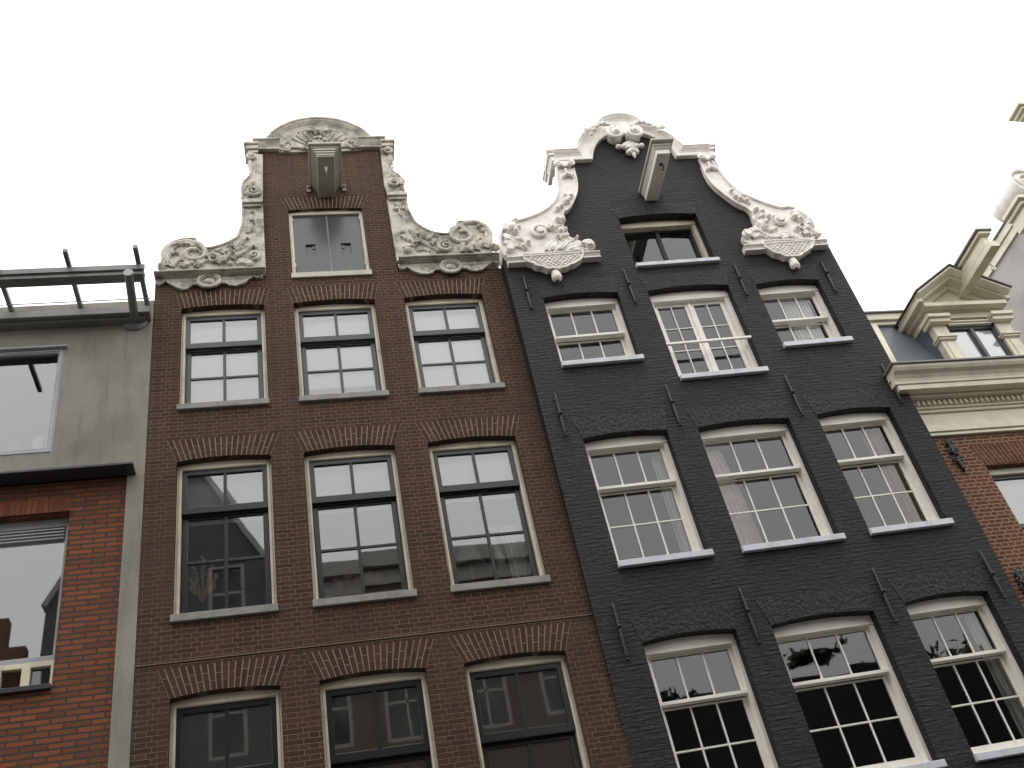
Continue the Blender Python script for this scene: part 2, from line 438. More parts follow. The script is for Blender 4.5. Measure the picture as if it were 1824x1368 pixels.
outer = [(U0, 0), (U1, 0), (U1, SH), (NU1, SH), (NU1, NT)] + \
        [(cu+(NU1-.1-cu)*math.cos(t), NT+(BR.P(575, 228)[1]-NT)*math.sin(t)) for t in [math.pi*i/12 for i in range(1, 12)]] + [(NU0, NT), (NU0, SH), (U0, SH)]
wall.prism(outer, 0, .26, holes)
w_ = wall.build('wall', 'brown_brick', bh, BR)
# string course, one brick proud
sc_ = MB(); sc_.box(U0, U1-.01, -.012, .01, 7.218, 7.231); sc_.build('string_course', 'mortar_string', bh, BR)
# body behind
def body(par, fr, u0, u1, wtop, ridge, mat='dark_flank_brick', depth=9, rows_=(), y0=.26, mat2='roof_tile'):
    b = MB()
    b.box(u0, u0+.2, y0, depth, 0+fr.base.z, wtop); b.box(u1-.2, u1, y0, depth, fr.base.z, wtop)
    b.box(u0+.2, u1-.2, depth-.2, depth, fr.base.z, wtop)
    b.build('flank_walls', mat, par, fr)
    rf = MB(); c = (u0+u1)/2
    rf.hexa([(u0, y0+1.8, wtop), (u1, y0+1.8, wtop), (u1, depth, wtop), (u0, depth, wtop)], [(c-.05, y0+1.8, ridge), (c+.05, y0+1.8, ridge), (c+.05, depth, ridge), (c-.05, depth, ridge)])
    rf.box(u0, u1, y0, y0+1.8, wtop-.12, wtop)
    rf.box(c-.95, c+.95, y0+1.2, y0+1.8, wtop, ridge-.3)
    rf.build('roof', mat2, par, fr)
    rm = MB()
    for (lo, hi) in rows_:
        rm.box(u0+.2, u1-.2, y0+.3, 3.6, lo-.25, lo)
    rm.box(u0+.2, u1-.2, 3.6, 3.7, fr.base.z+.2, wtop-.1)
    rm.build('room_floors', 'room', par, fr)
    for (lo, hi) in rows_:
        rc = MB(); rc.box(u0+.2, u1-.2, y0+.02, 3.6, hi, hi+.05); rc.build('room_ceiling', 'room_ceiling', par, fr)
    return rf
body(bh, BR, U0, U1, SH-.3, 15.6, rows_=((10.4, 12.95), (7.3, 10.15), (3.9, 7.0)))

def brown_window(c, r, blinds=()):
    a, b = wcols[c]; w0, w1 = rows[r]; fr = BR; y = .10
    f = MB(); t = .058
    top = arch_top(a+.001, b-.001, w1, .043)
    f.prism([(a+.001, w0), (b-.001, w0)]+top[::-1], y, y+.13, [[(a+t, w0+.062), (b-t, w0+.062), (b-t, w1-.068), (a+t, w1-.068)]])
    f.prism([(a+.026, w0+.03), (b-.026, w0+.03), (b-.026, w1-.03), (a+.026, w1-.03)], y-.008, y+.01, [[(a+t-.008, w0+.055), (b-t+.008, w0+.055), (b-t+.008, w1-.06), (a+t-.008, w1-.06)]])
    win = f.build('window', 'cream', bh, fr, .004)
    sash = 'dark_sash' if r == 'A' else 'dark_green'
    a2, b2, l2, h2 = a+t, b-t, w0+.062, w1-.068
    H = h2-l2; tb = {'A': .64, 'B': .68, 'C': .642}[r]
    wt = l2+H*tb        # underside of the transom
    s = MB(); m = (a2+b2)/2
    s.rectframe(a2, b2, wt, h2, .062, .062, .10, .07, y+.02, y+.08)            # upper sash
    s.box(m-.02, m+.02, y+.022, y+.06, wt+.099, h2-.069)
    s.rectframe(a2+.008, b2-.008, l2, wt-.001, .066, .066, .065, .05, y+.085, y+.125)   # lower sash
    s.box(m-.02, m+.02, y+.087, y+.12, l2+.064, wt-.05)
    q = l2+.06+(wt-l2-.11)*.52
    s.box(a2+.07, b2-.07, y+.09, y+.117, q-.019, q+.019)
    s.build('sash', sash, win, fr, .004)
    p = MB()
    pane_quads(p, [(a2+.06, m-.016, wt+.098, h2-.068), (m+.016, b2-.06, wt+.098, h2-.068)], y+.045)
    pane_quads(p, [(u, v, x, z) for (u, v) in ((a2+.072, m-.016), (m+.016, b2-.072)) for (x, z) in ((l2+.062, q-.015), (q+.015, wt-.05))], y+.105)
    p.build('pane', 'glass', win, fr)
    sl = MB(); sl.box(a-.015, b+.015, -.045, y+.06, w0-.095, w0+.002); sl.build('sill', 'sill_stone', win, fr, .006)
    for (x, z) in blinds:
        bm = MB(); blind_mesh(bm, a2+.005, b2-.005, l2+H*x, l2+H*z, y+.145); bm.build('roller_blind' if r != 'C' else 'net_curtain', 'blind' if r != 'C' else 'net', win, fr)
    spl = {'A': .085, 'B': .125, 'C': .14}[r]
    brick_arch(win, fr, a, b, w1, .045, .36 if r != 'A' else .345, spl, 'brown_voussoir', 'mortar', 19)
    return win
brown_window(0, 'A', ((0, 1),)); brown_window(1, 'A', ((.17, 1),)); brown_window(2, 'A', ((0, 1),))
brown_window(0, 'B', ((.64, 1),)); brown_window(1, 'B', ((.64, 1),)); brown_window(2, 'B', ((.64, 1),))
for c in range(3): brown_window(c, 'C', ((.0, 1),))

# lower blinds behind the middle top window is shorter; loft shutters
f = MB(); a, b, w0, w1 = LD
f.prism([(a, w0), (b, w0)]+arch_top(a, b, w1, .03)[::-1], .05, .16, [[(a+.05, w0+.055), (b-.05, w0+.055), (b-.05, w1-.055), (a+.05, w1-.055)]])
loft = f.build('loft_hatch', 'cream', bh, BR, .004)
m = (a+b)/2
for (p, q) in ((a+.052, m-.004), (m+.004, b-.052)):
    d = MB(); cx_ = p+(q-p)*(.48 if p < m-.1 else .5); hw = .075; hz = w0+.62
    d.prism([(p, w0+.058), (q, w0+.058), (q, w1-.058), (p, w1-.058)], .085, .155, [[(cx_-hw, hz-.13), (cx_+hw, hz-.13), (cx_+hw, hz+.13), (cx_-hw, hz+.13)]])
    d.box(cx_-hw-.01, cx_+hw+.01, .118, .154, hz-.14, hz+.14)
    nx = cx_+hw-.055 if p < m-.1 else cx_-hw; d.box(nx, nx+.055, .108, .117, hz+.04, hz+.13)
    sh = d.build('shutter_door', 'door_grey', loft, BR, .003)
d = MB(); d.box(m-.006, m+.022, .072, .0845, w0+.06, w1-.06); d.build('astragal', 'metal_grey', loft, BR, .003)
for hw_ in (w0+.2, w1-.22):
    for u in (a+.045, b-.06):
        hg = MB(); hg.box(u, u+.018, .04, .085, hw_, hw_+.10); hg.build('hinge', 'cream', loft, BR, .003)
d = MB(); d.box(a-.02, b+.02, -.035, .13, w0-.11, w0-.001); d.build('sill', 'beam_taupe', loft, BR, .006)
brick_arch(loft, BR, a, b, w1, .03, .33, .12, 'brown_voussoir', 'mortar', 20)

# hoist beam of the brown house
def hoist(par, fr, top, low, labelmat, plate, side, name='hoist_beam', steps=3, hook=True, front=None):
    """top=(u0,u1,w,yf) cover plate; low=(u0,u1,w,yf) beam underside"""
    b = MB(); U0_, U1_, W, YF = top; u0, u1, w, yf = low
    lowtop = w+(W-w)*.42
    b.box(u0, u1, yf, .1, w, lowtop)
    k = steps
    for i in range(k):
        t = (i+1)/(k+1); t2 = (i+2)/(k+1)
        e = lambda x0, x1, t: x0+(x1-x0)*t
        b.box(e(u0, U0_+.02, t), e(u1, U1_-.02, t), e(yf+.06, YF+.03, t), .1, lowtop+(W-.05-lowtop)*(i/k)-.001*(i+1), lowtop+(W-.05-lowtop)*((i+1)/k))
    bo = b.build(name, side, par, fr, .006)
    p = MB(); p.box(U0_, U1_, YF, .1, W-.048, W); p.build('cover_plate', plate, bo, fr, .006)
    if hook:
        h = MB(); hu = (u0+u1)/2; hy = yf+.22
        h.cyl_y(hu, w, .001, hy, hy+.001)
        h.tube([(hu, hy, w+.01), (hu, hy, w-.03)]+[(hu, hy-.045*math.sin(x), w-.075+.045*math.cos(x)) for x in [i*.45 for i in range(11)]], .011, 6)
        h.ball((hu, hy, w), .035, .035, .012)
        h.build('hook', hook if isinstance(hook, str) else 'iron', bo, fr)
    return bo
pw = BR.P(552, 330)[1]; lw = BR.P(584, 352)[1]
tl = BR.PZ(548, 254, pw); tr = BR.PZ(607, 251, pw); ll = BR.PZ(566, 280, lw); lr = BR.PZ(594, 278, lw)
print('brown hoist', pw, lw, tl, tr, ll, lr)
bb = hoist(bh, BR, (tl[0], tr[0], pw, (tl[1]+tr[1])/2), (ll[0]-.015, lr[0]+.015, lw, (ll[1]+lr[1])/2), None, 'beam_taupe', 'beam_taupe', steps=4, hook='card')
lp = MB(); yy = (ll[1]+lr[1])/2; hw_ = (pw-lw)
for i in range(3):
    lp.box(ll[0]-.01-.012*i, lr[0]+.01+.012*i, yy-.014-.008*i, yy+.02, lw+.03+i*.055, lw+.055+i*.055)
lp.build('front_lip', 'beam_front', bb, BR, .003)
bk = MB()   # round brackets where the beam enters the wall
for u in (BR.P(549, 330)[0], BR.P(612, 328)[0]):
    bk.box(u-.03, u+.03, -.03, .02, pw-.2, pw-.05); bk.ball((u, -.04, pw-.1), .025)
bk.build('wall_bracket', 'metal_grey', bb, BR)

# --- gable stonework
ST = 'weathered_stone'
def ups(fr, pts, y=-.02): return [fr.P(a, b, y) for a, b in pts]
# segmental pediment
pd = MB()
yP = -.14
aL = BR.P(473.7, 246, yP); aR = BR.P(660.5, 239, yP); ap = BR.P(570, 207.2, yP)
TA = ap[1]-BR.P(573, 230.5, -.03)[1]
prof = [(0, .25), (0, yP), (TA*.16, yP), (TA*.2, yP+.018), (TA*.3, yP+.022), (TA*.42, yP+.045), (TA*.6, yP+.085), (TA*.74, yP+.092), (TA*.75, -.045), (TA*.93, -.04), (TA, -.02), (TA, .25)]
cx0 = (aL[0]+aR[0])/2; hwid = (aR[0]-aL[0])/2; wb = (aL[1]+aR[1])/2; sag = ap[1]-wb
Rr = (hwid**2+sag**2)/(2*sag); th = math.asin(min(1, hwid/Rr))
arc = [(cx0+Rr*math.sin(t), wb+sag-Rr+Rr*math.cos(t)) for t in [-th+2*th*i/28 for i in range(29)]]
uSL = BR.P(449.9, 248.5, yP)[0]; uSR = BR.P(685.2, 239.5, yP)[0]
wS = (BR.P(449.9, 247.9, yP)[1]+BR.P(685.2, 239, yP)[1])/2
TF = wS-(BR.P(475, 268, -.05)[1]+BR.P(655, 262, -.05)[1])/2
print('TA', TA, 'TF', TF)
moulding(pd, arc, prof)
flat = [(0, .25), (0, yP-.004), (TF*.18, yP-.004), (TF*.22, yP+.02), (TF*.5, yP+.055), (TF*.72, yP+.085), (TF*.80, yP+.088), (TF*.81, -.075), (TF*.98, -.07), (TF, -.02), (TF, .25)]
moulding(pd, [(uSL, wS), (aL[0]+.235, wS)], flat); moulding(pd, [(aR[0]-.235, wS), (uSR, wS)], flat)
# outer ends of the cornice, one step lower and returned along the neck
uEL = BR.P(434, 255, yP)[0]; uER = BR.P(702, 244, yP)[0]; wE = (BR.P(434, 254.5, yP)[1]+BR.P(702, 243.5, yP)[1])/2
hE = wE-BR.P(438, 272, -.10)[1]; yBk = BR.PZ(449, 300, wE-hE)[1]
print('ends', wE, hE, yBk)
for (ua, ub_) in ((uEL, uSL+.08), (uSR-.08, uER)):
    lft = ua == uEL
    for k_, (f0, f1, ins) in enumerate(((.80, 1.0, 0), (.45, .795, .03), (.2, .445, .065), (0, .195, .09))):
        x0, x1 = (ua+ins, ub_) if lft else (ua, ub_-ins)
        pd.box(x0, x1, yP+.006+ins, min(.5, max(.3, yBk))-ins, wE-hE+hE*f0, wE-hE+hE*f1)
ped = pd.build('pediment', ST, bh, BR, .004)
tp = MB()
wT = BR.P(570, 270, -.03)[1]
inner = offset(arc, TA*.97)
lo = [p for p in inner if p[1] > wT]
tp.prism([(lo[0][0], wT)]+lo+[(lo[-1][0], wT)], -.035, .2)
mc = (lo[0][0]+lo[-1][0])/2; mtop = max(p[1] for p in lo); half = (lo[-1][0]-lo[0][0])/2
for i in range(11):      # radiating flutes
    an = math.pi*(.14+.72*i/10)+random.uniform(-.03, .03)
    p1 = (mc+half*.30*math.cos(an), wT+.02+(mtop-wT)*.25*math.sin(an)); p2 = (mc+half*.85*math.cos(an), wT+(mtop-wT)*.93*math.sin(an))
    tp.tube([(p1[0], -.04, p1[1]), (p2[0], -.05, p2[1])], [.010, .022], 6)
for sg in (-1, 1):
    leaf(tp, [(mc+sg*.18, wT+.05), (mc+sg*.42, wT+.11), (mc+sg*.66, wT+.03)], .16, -.05, .04, 4)
    leaf(tp, [(mc+sg*.05, mtop-.12), (mc+sg*.2, mtop-.07), (mc+sg*.34, mtop-.15)], .12, -.06, .04, 3)
    spiral(tp, (mc+sg*half*.82, wT+.06), .06, 1.5, -.06, .018, .01, 0, sg)
    leaf(tp, [(mc+sg*half*.55, wT+.16), (mc+sg*half*.7, wT+.12), (mc+sg*half*.86, wT+.08)], .11, -.05, .035, 3)
for q_ in range(12):
    x_ = mc+random.uniform(-.8, .8)*half; z_ = wT+.04+random.uniform(0, .5)*(mtop-wT)*(1-abs(x_-mc)/half)
    leaf(tp, [(x_, z_), (x_+random.uniform(-.08, .08), z_+.05), (x_+random.uniform(-.16, .16), z_+.06)], .1, -.05, .04, 3)
tp.ball((mc, -.09, mtop-.13), .06, .05, .06); tp.ball((mc-.05, -.08, mtop-.2), .035, .04, .03); tp.ball((mc+.05, -.08, mtop-.2), .035, .04, .03)
tp.build('tympanum_relief', ST, ped, BR)

def rim(mb, pts, y, r=.022, side=0):
    p = offset(pts, side) if side else pts
    mb.tube([(a, y, b) for a, b in p], r, 6)
# left scroll
def brown_scroll(outline_px, inner_u, entry, cart, apron_px, caps, feats, sgn, digits=None):
    sb = MB()
    out = ups(BR, outline_px, -.06)
    k = smooth(out, 3)
    wbase = entry[2]
    poly = k + ([(inner_u, k[-1][1]), (inner_u, wbase), (k[0][0], wbase)] if sgn > 0 else [(k[-1][0], wbase), (inner_u, wbase), (inner_u, k[0][1])])
    sb.prism(poly, -.06, .18)
    rim(sb, k, -.065, .024)
    for ft in feats: ft(sb)
    o = sb.build('scroll_carving', ST, bh, BR)
    # cornice of the shoulder
    cb = MB(); u0, u1, wb_, wt_ = entry[0], entry[1], entry[3], entry[2]
    h = wt_-wb_
    for i, (pr, a_, b_) in enumerate(((.16, .55, 1.0), (.12, .25, .55), (.08, 0, .25))):
        cb.box(u0+(.0 if sgn > 0 else .02)+.012*i, u1-.012*i, -pr, .2, wb_+h*a_+.0005*i, wb_+h*b_)
    co = cb.build('shoulder_cornice', ST, bh, BR, .008)
    ab = MB(); ap_ = ups(BR, apron_px, -.03); ab.prism([(ap_[0][0], wb_+.002)]+ap_+[(ap_[-1][0], wb_+.002)], -.035, .15)
    rim(ab, ap_, -.04, .012)
    cc = BR.P(cart[0], cart[1], -.06)
    n = 26
    ab.tube([(cc[0]+.155*math.cos(2*math.pi*i/n), -.065, cc[1]+.135*math.sin(2*math.pi*i/n)) for i in range(n+1)], .026, 8)
    ab.tube([(cc[0]+.115*math.cos(2*math.pi*i/n), -.06, cc[1]+.098*math.sin(2*math.pi*i/n)) for i in range(n+1)], .012, 6)
    ab.ball((cc[0], -.035, cc[1]), .1, .04, .085)
    for i in range(14):
        an = random.uniform(0, 6.28); q = random.uniform(0, .07); ab.ball((cc[0]+q*math.cos(an), -.07, cc[1]+q*.8*math.sin(an)), .018, .016, .018, 8, 5)
    for s2, ln in ((-1, 1), (1, 1)):
        ab.box(*(sorted((cc[0]+s2*.2, cc[0]+s2*.62))), -.042, -.03, wb_-.075, wb_-.06)
    if digits:
        for ch, px, py in digits:
            q = BR.P(px, py, -.04); digit(ab, ch, q, .11, -.042, .0085)
    ab.build('apron', ST, co, BR)
    # caps on the neck
    for cp in caps: cp()
    return o
S = lambda px, py, y=-.07: BR.P(px, py, y)
def F_leaf(pts, w, h=.05, lobes=4, y=-.07, curl=.04): return lambda mb: leaf(mb, [S(*p) for p in pts], w*1.35, y+.012, h*1.2, lobes, curl)
def F_sp(c, r, turns, a0=0, sgn=1, t0=.035, t1=.015, y=-.08, rise=.03): return lambda mb: spiral(mb, S(*c), r, turns, y, t0, t1, a0, sgn, rise)
def F_ball(c, rx, ry=.04, rz=None): return lambda mb: mb.ball((S(*c)[0], -.07, S(*c)[1]), rx, ry, rz or rx)
def F_tube(pts, r, y=-.075): return lambda mb: mb.tube([(S(*p)[0], y, S(*p)[1]) for p in smooth(pts, 5)], r, 7)
wl_t = S(372, 478, -.16)[1]; wl_b = S(372, 485.5, -.12)[1]
brown_scroll(
    [(293, 478), (291.5, 466), (289, 453), (293, 443.8), (303.4, 434.6), (316, 429.4), (329.9, 426.5), (347.7, 426), (349.4, 431), (359.8, 435.7), (366, 442.6), (385, 439.8), (402.4, 434), (414, 428.2), (422, 423.6), (427.5, 412), (431.5, 399.4), (432.8, 385), (432.8, 366)],
    NU0, (BR.P(274, 487, -.1)[0], NU0, wl_t, wl_b), (372.5, 500), 
    [(276.5, 494), (278, 503.4), (283.2, 508), (290.7, 504.5), (295.3, 501), (301, 504.5), (313.7, 511.4), (325.3, 516), (334.5, 514.9), (343.7, 507.4), (352.9, 506.8), (359.8, 510.8), (369, 511.6), (380.5, 510.3), (388.6, 504.5), (402.4, 504.5), (409.3, 508.5), (420.8, 509.7), (434.6, 504.5), (442.7, 497.6), (450.7, 491.5), (456.5, 495.3), (464.6, 494.7), (468.6, 489)],
    [], [
        F_tube([(296, 470), (293, 455), (300, 442), (316, 434), (338, 431), (356, 438), (366, 448), (362, 458), (348, 463), (334, 460), (331, 451), (339, 445), (350, 446)], .038),
        F_leaf([(297, 474), (296, 458), (306, 444), (322, 436)], .17, .06, 5), F_leaf([(306, 476), (312, 466), (322, 462), (332, 466)], .15, .05, 4),
        F_leaf([(325, 476), (334, 470), (344, 468), (352, 473)], .13, .05, 3), F_leaf([(349, 476), (356, 469), (366, 465), (377, 467)], .15, .05, 3),
        F_leaf([(325, 433), (338, 434), (350, 442), (358, 452)], .14, .06, 4), F_leaf([(300, 455), (310, 449), (316, 452)], .12, .05, 3),
        F_sp((379, 462), .10, 1.4, 2.6, -1), F_leaf([(388, 470), (400, 462), (408, 452), (414, 440)], .15, .06, 4),
        F_leaf([(395, 452), (402, 447), (412, 446), (418, 451)], .13, .05, 3), F_leaf([(415, 462), (428, 452), (440, 446), (452, 440)], .13, .05, 4),
        F_leaf([(424, 448), (428, 438), (432, 430), (441, 425)], .12, .05, 3), F_leaf([(420, 470), (434, 466), (444, 470), (452, 464)], .14, .05, 4),
        F_sp((453, 456), .085, 1.3, -1.5, 1), F_ball((287, 476), .055, .09), F_ball((445, 470), .06), F_ball((410, 470), .045), F_ball((432, 443), .04),
        F_leaf([(440, 415), (447, 408), (452, 398)], .09, .04, 3), F_leaf([(449, 394), (447, 386), (450, 378)], .1, .05, 3), F_ball((449, 378), .04),
        F_leaf([(384, 447), (392, 444), (403, 440), (414, 433)], .07, .03, 4),
    ], 1)
wr_t = S(800, 452, -.16)[1]; wr_b = S(800, 459.5, -.12)[1]
brown_scroll(
    [(722.8, 352), (724.5, 367.3), (730.3, 381), (739.5, 396), (752, 405.3), (768.3, 413.3), (784.4, 416.8), (800.5, 416.2), (803.4, 407.6), (814.3, 401.8), (815.5, 396.6), (828, 395), (839.7, 394.9), (853.5, 396), (866, 403), (873.6, 413.3), (874.8, 424.8), (874.2, 435.2), (877, 446)],
    NU1, (NU1, BR.P(890, 448, -.1)[0], wr_t, wr_b), (803, 474.5),
    [(709.9, 471.8), (712, 478.4), (718, 480.6), (725.8, 476.2), (736.2, 482.8), (749.3, 487.7), (761.4, 488.8), (770.2, 486), (775.7, 481), (784.4, 480.6), (793.2, 483.9), (804.2, 484.4), (815, 483.3), (821.7, 478.4), (831.6, 478.4), (838.2, 481.7), (848, 483), (859, 480.6), (867.8, 474), (877.6, 466), (884.2, 469), (889, 469)],
    [], [
        F_tube([(868, 438), (874, 424), (868, 407), (852, 398), (834, 397), (818, 403), (806, 413), (805, 424), (818, 431), (834, 428), (838, 418), (828, 412), (818, 414)], .038),
        F_leaf([(866, 442), (870, 428), (866, 414), (852, 404)], .17, .06, 5), F_leaf([(850, 446), (854, 436), (862, 430), (868, 424)], .15, .06, 4),
        F_leaf([(838, 449), (838, 440), (846, 430), (856, 426)], .15, .05, 4), F_leaf([(824, 449), (822, 440), (828, 432), (836, 434)], .13, .05, 3),
        F_leaf([(812, 402), (820, 404), (830, 412), (834, 420)], .14, .06, 4), F_leaf([(856, 412), (864, 410), (870, 418)], .1, .05, 3),
        F_sp((794, 440), .125, 1.6, 1.2, 1, .036), F_leaf([(732, 432), (748, 430), (764, 438), (780, 448)], .14, .05, 4), F_leaf([(768, 436), (775, 430), (782, 440), (786, 447)], .1, .05, 3),
        F_leaf([(714, 420), (724, 424), (734, 430), (742, 438)], .12, .05, 3), F_leaf([(730, 408), (735, 414), (738, 424)], .11, .05, 3), F_leaf([(744, 416), (750, 420), (748, 430)], .12, .06, 3),
        F_leaf([(757, 427), (764, 424), (772, 418), (779, 422)], .13, .06, 3), F_leaf([(720, 442), (732, 436), (745, 444)], .10, .04, 3), F_leaf([(742, 446), (752, 444), (766, 448)], .10, .04, 4),
        F_ball((726, 446), .07), F_ball((717, 414), .04), F_ball((729, 428), .045), F_ball((883, 441), .07, .07), F_ball((879, 440), .05, .08), F_ball((811, 427), .05),
        F_leaf([(704, 362), (711, 366), (718, 361)], .09, .04, 2), F_leaf([(702, 374), (711, 371), (720, 373)], .1, .05, 3), F_leaf([(711, 372), (712, 380), (715, 386)], .06, .04, 2),
    ], -1, digits=[('1', 750, 476), ('7', 763, 478), ('5', 841, 474), ('0', 852, 473)])
# console blocks and upper consoles of the neck
def console(blk_, outp, innp, vol, sgn, low):
    nb = MB(); L_, R_, T_, B_ = blk_
    u0, u1 = S(*L_, -.12)[0], S(*R_, -.12)[0]; wt_ = S((L_[0]+R_[0])/2, T_, -.12)[1]; wb_ = S((L_[0]+R_[0])/2, B_, -.12)[1]; h = wt_-wb_
    nb.box(u0+.02, u1-.02, -.09, .2, wt_+.004, wt_+h*.55); nb.box(u0, u1, -.14, .2, wb_+h*.45, wt_); nb.box(u0+.02, u1-.02, -.1, .2, wb_, wb_+h*.45-.001)
    poly = smooth(ups(BR, outp, -.05), 3)+[BR.P(*p, -.05) for p in innp]
    nb.prism(poly, -.05, .18); rim(nb, smooth(ups(BR, outp, -.05), 3), -.055, .02)
    spiral(nb, S(*vol), .085, 1.6, -.075, .028, .014, math.pi*.5, sgn, .03)
    c = S(*vol); nb.ball((c[0], -.1, c[1]), .03); leaf(nb, [(c[0]-sgn*.05, c[1]-.1), (c[0]-sgn*.04, c[1]-.28), (c[0]-sgn*.05, c[1]-.45)], .10, -.05, .03, 3)
    spiral(nb, S(*low), .11, 1.6, -.075, .036, .016, -.5, -sgn, .03)
    c = S(*low); leaf(nb, [(c[0]-sgn*.10, c[1]+.15), (c[0]-sgn*.15, c[1]+.02), (c[0]-sgn*.08, c[1]-.12)], .12, -.06, .05, 3)
    leaf(nb, [(c[0]+sgn*.02, c[1]+.26), (c[0]-sgn*.04, c[1]+.17), (c[0], c[1]+.06)], .12, -.06, .05, 3); leaf(nb, [(c[0]+sgn*.06, c[1]+.12), (c[0]+sgn*.09, c[1]), (c[0]+sgn*.04, c[1]-.1)], .09, -.06, .05, 2)
    nb.build('console_carving', ST, bh, BR)
console(((430.8, 358), (467.5, 357), 356, 365), [(446, 285), (447.5, 297), (446.6, 310), (439, 320), (434, 323.8), (431.5, 336.4), (432, 356)], [(468, 356), (468, 275), (446, 275)], (449, 279), 1, (451, 341))
console(((689.5, 345), (725, 345), 343, 352), [(693, 262), (693.5, 279.5), (694.7, 293.8), (700.3, 305), (711.4, 312.9), (716, 320.8), (719.5, 342)], [(689, 343), (684.4, 327.2), (676.8, 262)], (690, 269), -1, (703, 327))

# ================================================================== THE BLACK HOUSE
kh = house('black_painted_house', BK, 'black painted brick canal house with white sash windows and a white scrolled gable')
K = lambda px, py, y=0.0: BK.P(px, py, y)
kc = {'D': [(K(1100, 386)[0], 3.375, 7.53, 8.60)],
      'E': [(.455, 1.625, 5.70, 6.985), (2.09, 3.40, 5.27, 6.965), (3.84, 4.895, 5.69, 6.925)],
      'F': [(.46, 1.65, 2.47, 4.37), (2.09, 3.44, 2.46, 4.355), (3.86, 4.99, 2.48, 4.365)],
      'G': [(.485, 1.655, -.47, 1.40), (2.10, 3.45, -.47, 1.385), (3.88, 5.03, -.47, 1.43)]}
print('black D', kc['D'])
KU0, KU1 = 0.0, 5.36
holes = [[(a, w0), (b, w0)]+arch_top(a, b, w1, .05)[::-1] for r in kc.values() for (a, b, w0, w1) in r]
kl = [(902, 461), (898, 440), (903, 410), (925, 394), (955, 384), (980, 366), (996, 345), (1000, 320), (994, 300), (1000, 290), (1030, 282), (1034, 258), (1046, 240), (1066, 224), (1080, 214), (1110, 209), (1140, 220), (1170, 236), (1195, 254), (1207, 268), (1262, 268), (1272, 285), (1284, 308), (1302, 331), (1320, 346), (1345, 358), (1370, 368), (1400, 374), (1428, 384), (1442, 400), (1448, 420), (1462, 432), (1471, 437)]
kout = [K(*p, .02) for p in kl]
kw = MB()
kw.prism([(KU0, -5.3), (5.44, -5.3), (5.40, 1.5), (5.36, kout[-1][1]), ] + kout[::-1][1:-1] + [(KU0, kout[0][1])], 0, .28, holes)
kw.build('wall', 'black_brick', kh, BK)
body(kh, BK, KU0, KU1, 7.3, 8.8, rows_=((5.0, 7.35), (2.0, 4.8), (-.9, 1.75)), y0=.28, mat2='room_dark')
def grid(mb, u0, u1, w0, w1, cols, rws, y0, y1, t=.011):
    for i in range(1, cols):
        u = u0+(u1-u0)*i/cols; mb.box(u-t, u+t, y0, y1, w0, w1)
    for j in range(1, rws):
        w = w0+(w1-w0)*j/rws; mb.box(u0, u1, y0+.003, y1-.003, w-t, w+t)
def cells(u0, u1, w0, w1, cols, rws, t=.01):
    return [(u0+(u1-u0)*i/cols+t, u0+(u1-u0)*(i+1)/cols-t, w0+(w1-w0)*j/rws+t, w0+(w1-w0)*(j+1)/rws-t) for i in range(cols) for j in range(rws)]
def black_window(row, i, split, lrows=1, drop=0):
    a, b, w0, w1 = kc[row][i]; y = .13; fr = BK; T = .05; HD = .115
    f = MB(); top = arch_top(a+.001, b-.001, w1, .048)
    f.prism([(a+.001, w0), (b-.001, w0)]+top[::-1], y, y+.19, [[(a+T, w0+.05), (b-T, w0+.05), (b-T, w1-HD), (a+T, w1-HD)]])
    f.box(a+.001, b-.001, y-.014, y-.0005, w1-HD, w1-HD+.022)
    win = f.build('window', 'white_paint', kh, fr, .004)
    a2, b2, l2, h2 = a+T, b-T, w0+.05, w1-HD; wm = l2+(h2-l2)*split
    s = MB(); s.rectframe(a2, b2, wm-.040, h2, .05, .05, .040, .028, y+.075, y+.115)
    s.box(a2, b2, y+.012, y+.08, wm-.042, wm)
    grid(s, a2+.05, b2-.05, wm, h2-.028, 3, 1, y+.08, y+.11)
    s.build('upper_sash', 'white_paint', win, fr, .003)
    s = MB(); s.rectframe(a2, b2, l2, wm-.05, .055, .055, .10 if row != 'E' else .05, .02, y+.118, y+.155)
    lb = l2+(.10 if row != 'E' else .05); grid(s, a2+.055, b2-.055, lb, wm-.07, 3, lrows, y+.12, y+.15)
    s.build('lower_sash', 'white_paint', win, fr, .003)
    p = MB(); pane_quads(p, cells(a2+.05, b2-.05, wm, h2-.028, 3, 1), y+.095, .007)
    pane_quads(p, cells(a2+.055, b2-.055, lb, wm-.07, 3, lrows), y+.135, .007)
    p.build('pane', 'glass_old', win, fr)
    sl = MB(); sl.box(a-.01, b+.04, -.06, y+.02, w0-.085, w0-.001); sl.build('sill', 'sill_white', win, fr, .006)
    brick_arch(win, fr, a, b, w1, .05, .34, .09, 'black_voussoir', 'mortar_black', 19, .005)
    return win
black_window('E', 0, .52); black_window('E', 2, .52)
for i in range(3):
    black_window('F', i, .665, 2); black_window('G', i, .665, 2)
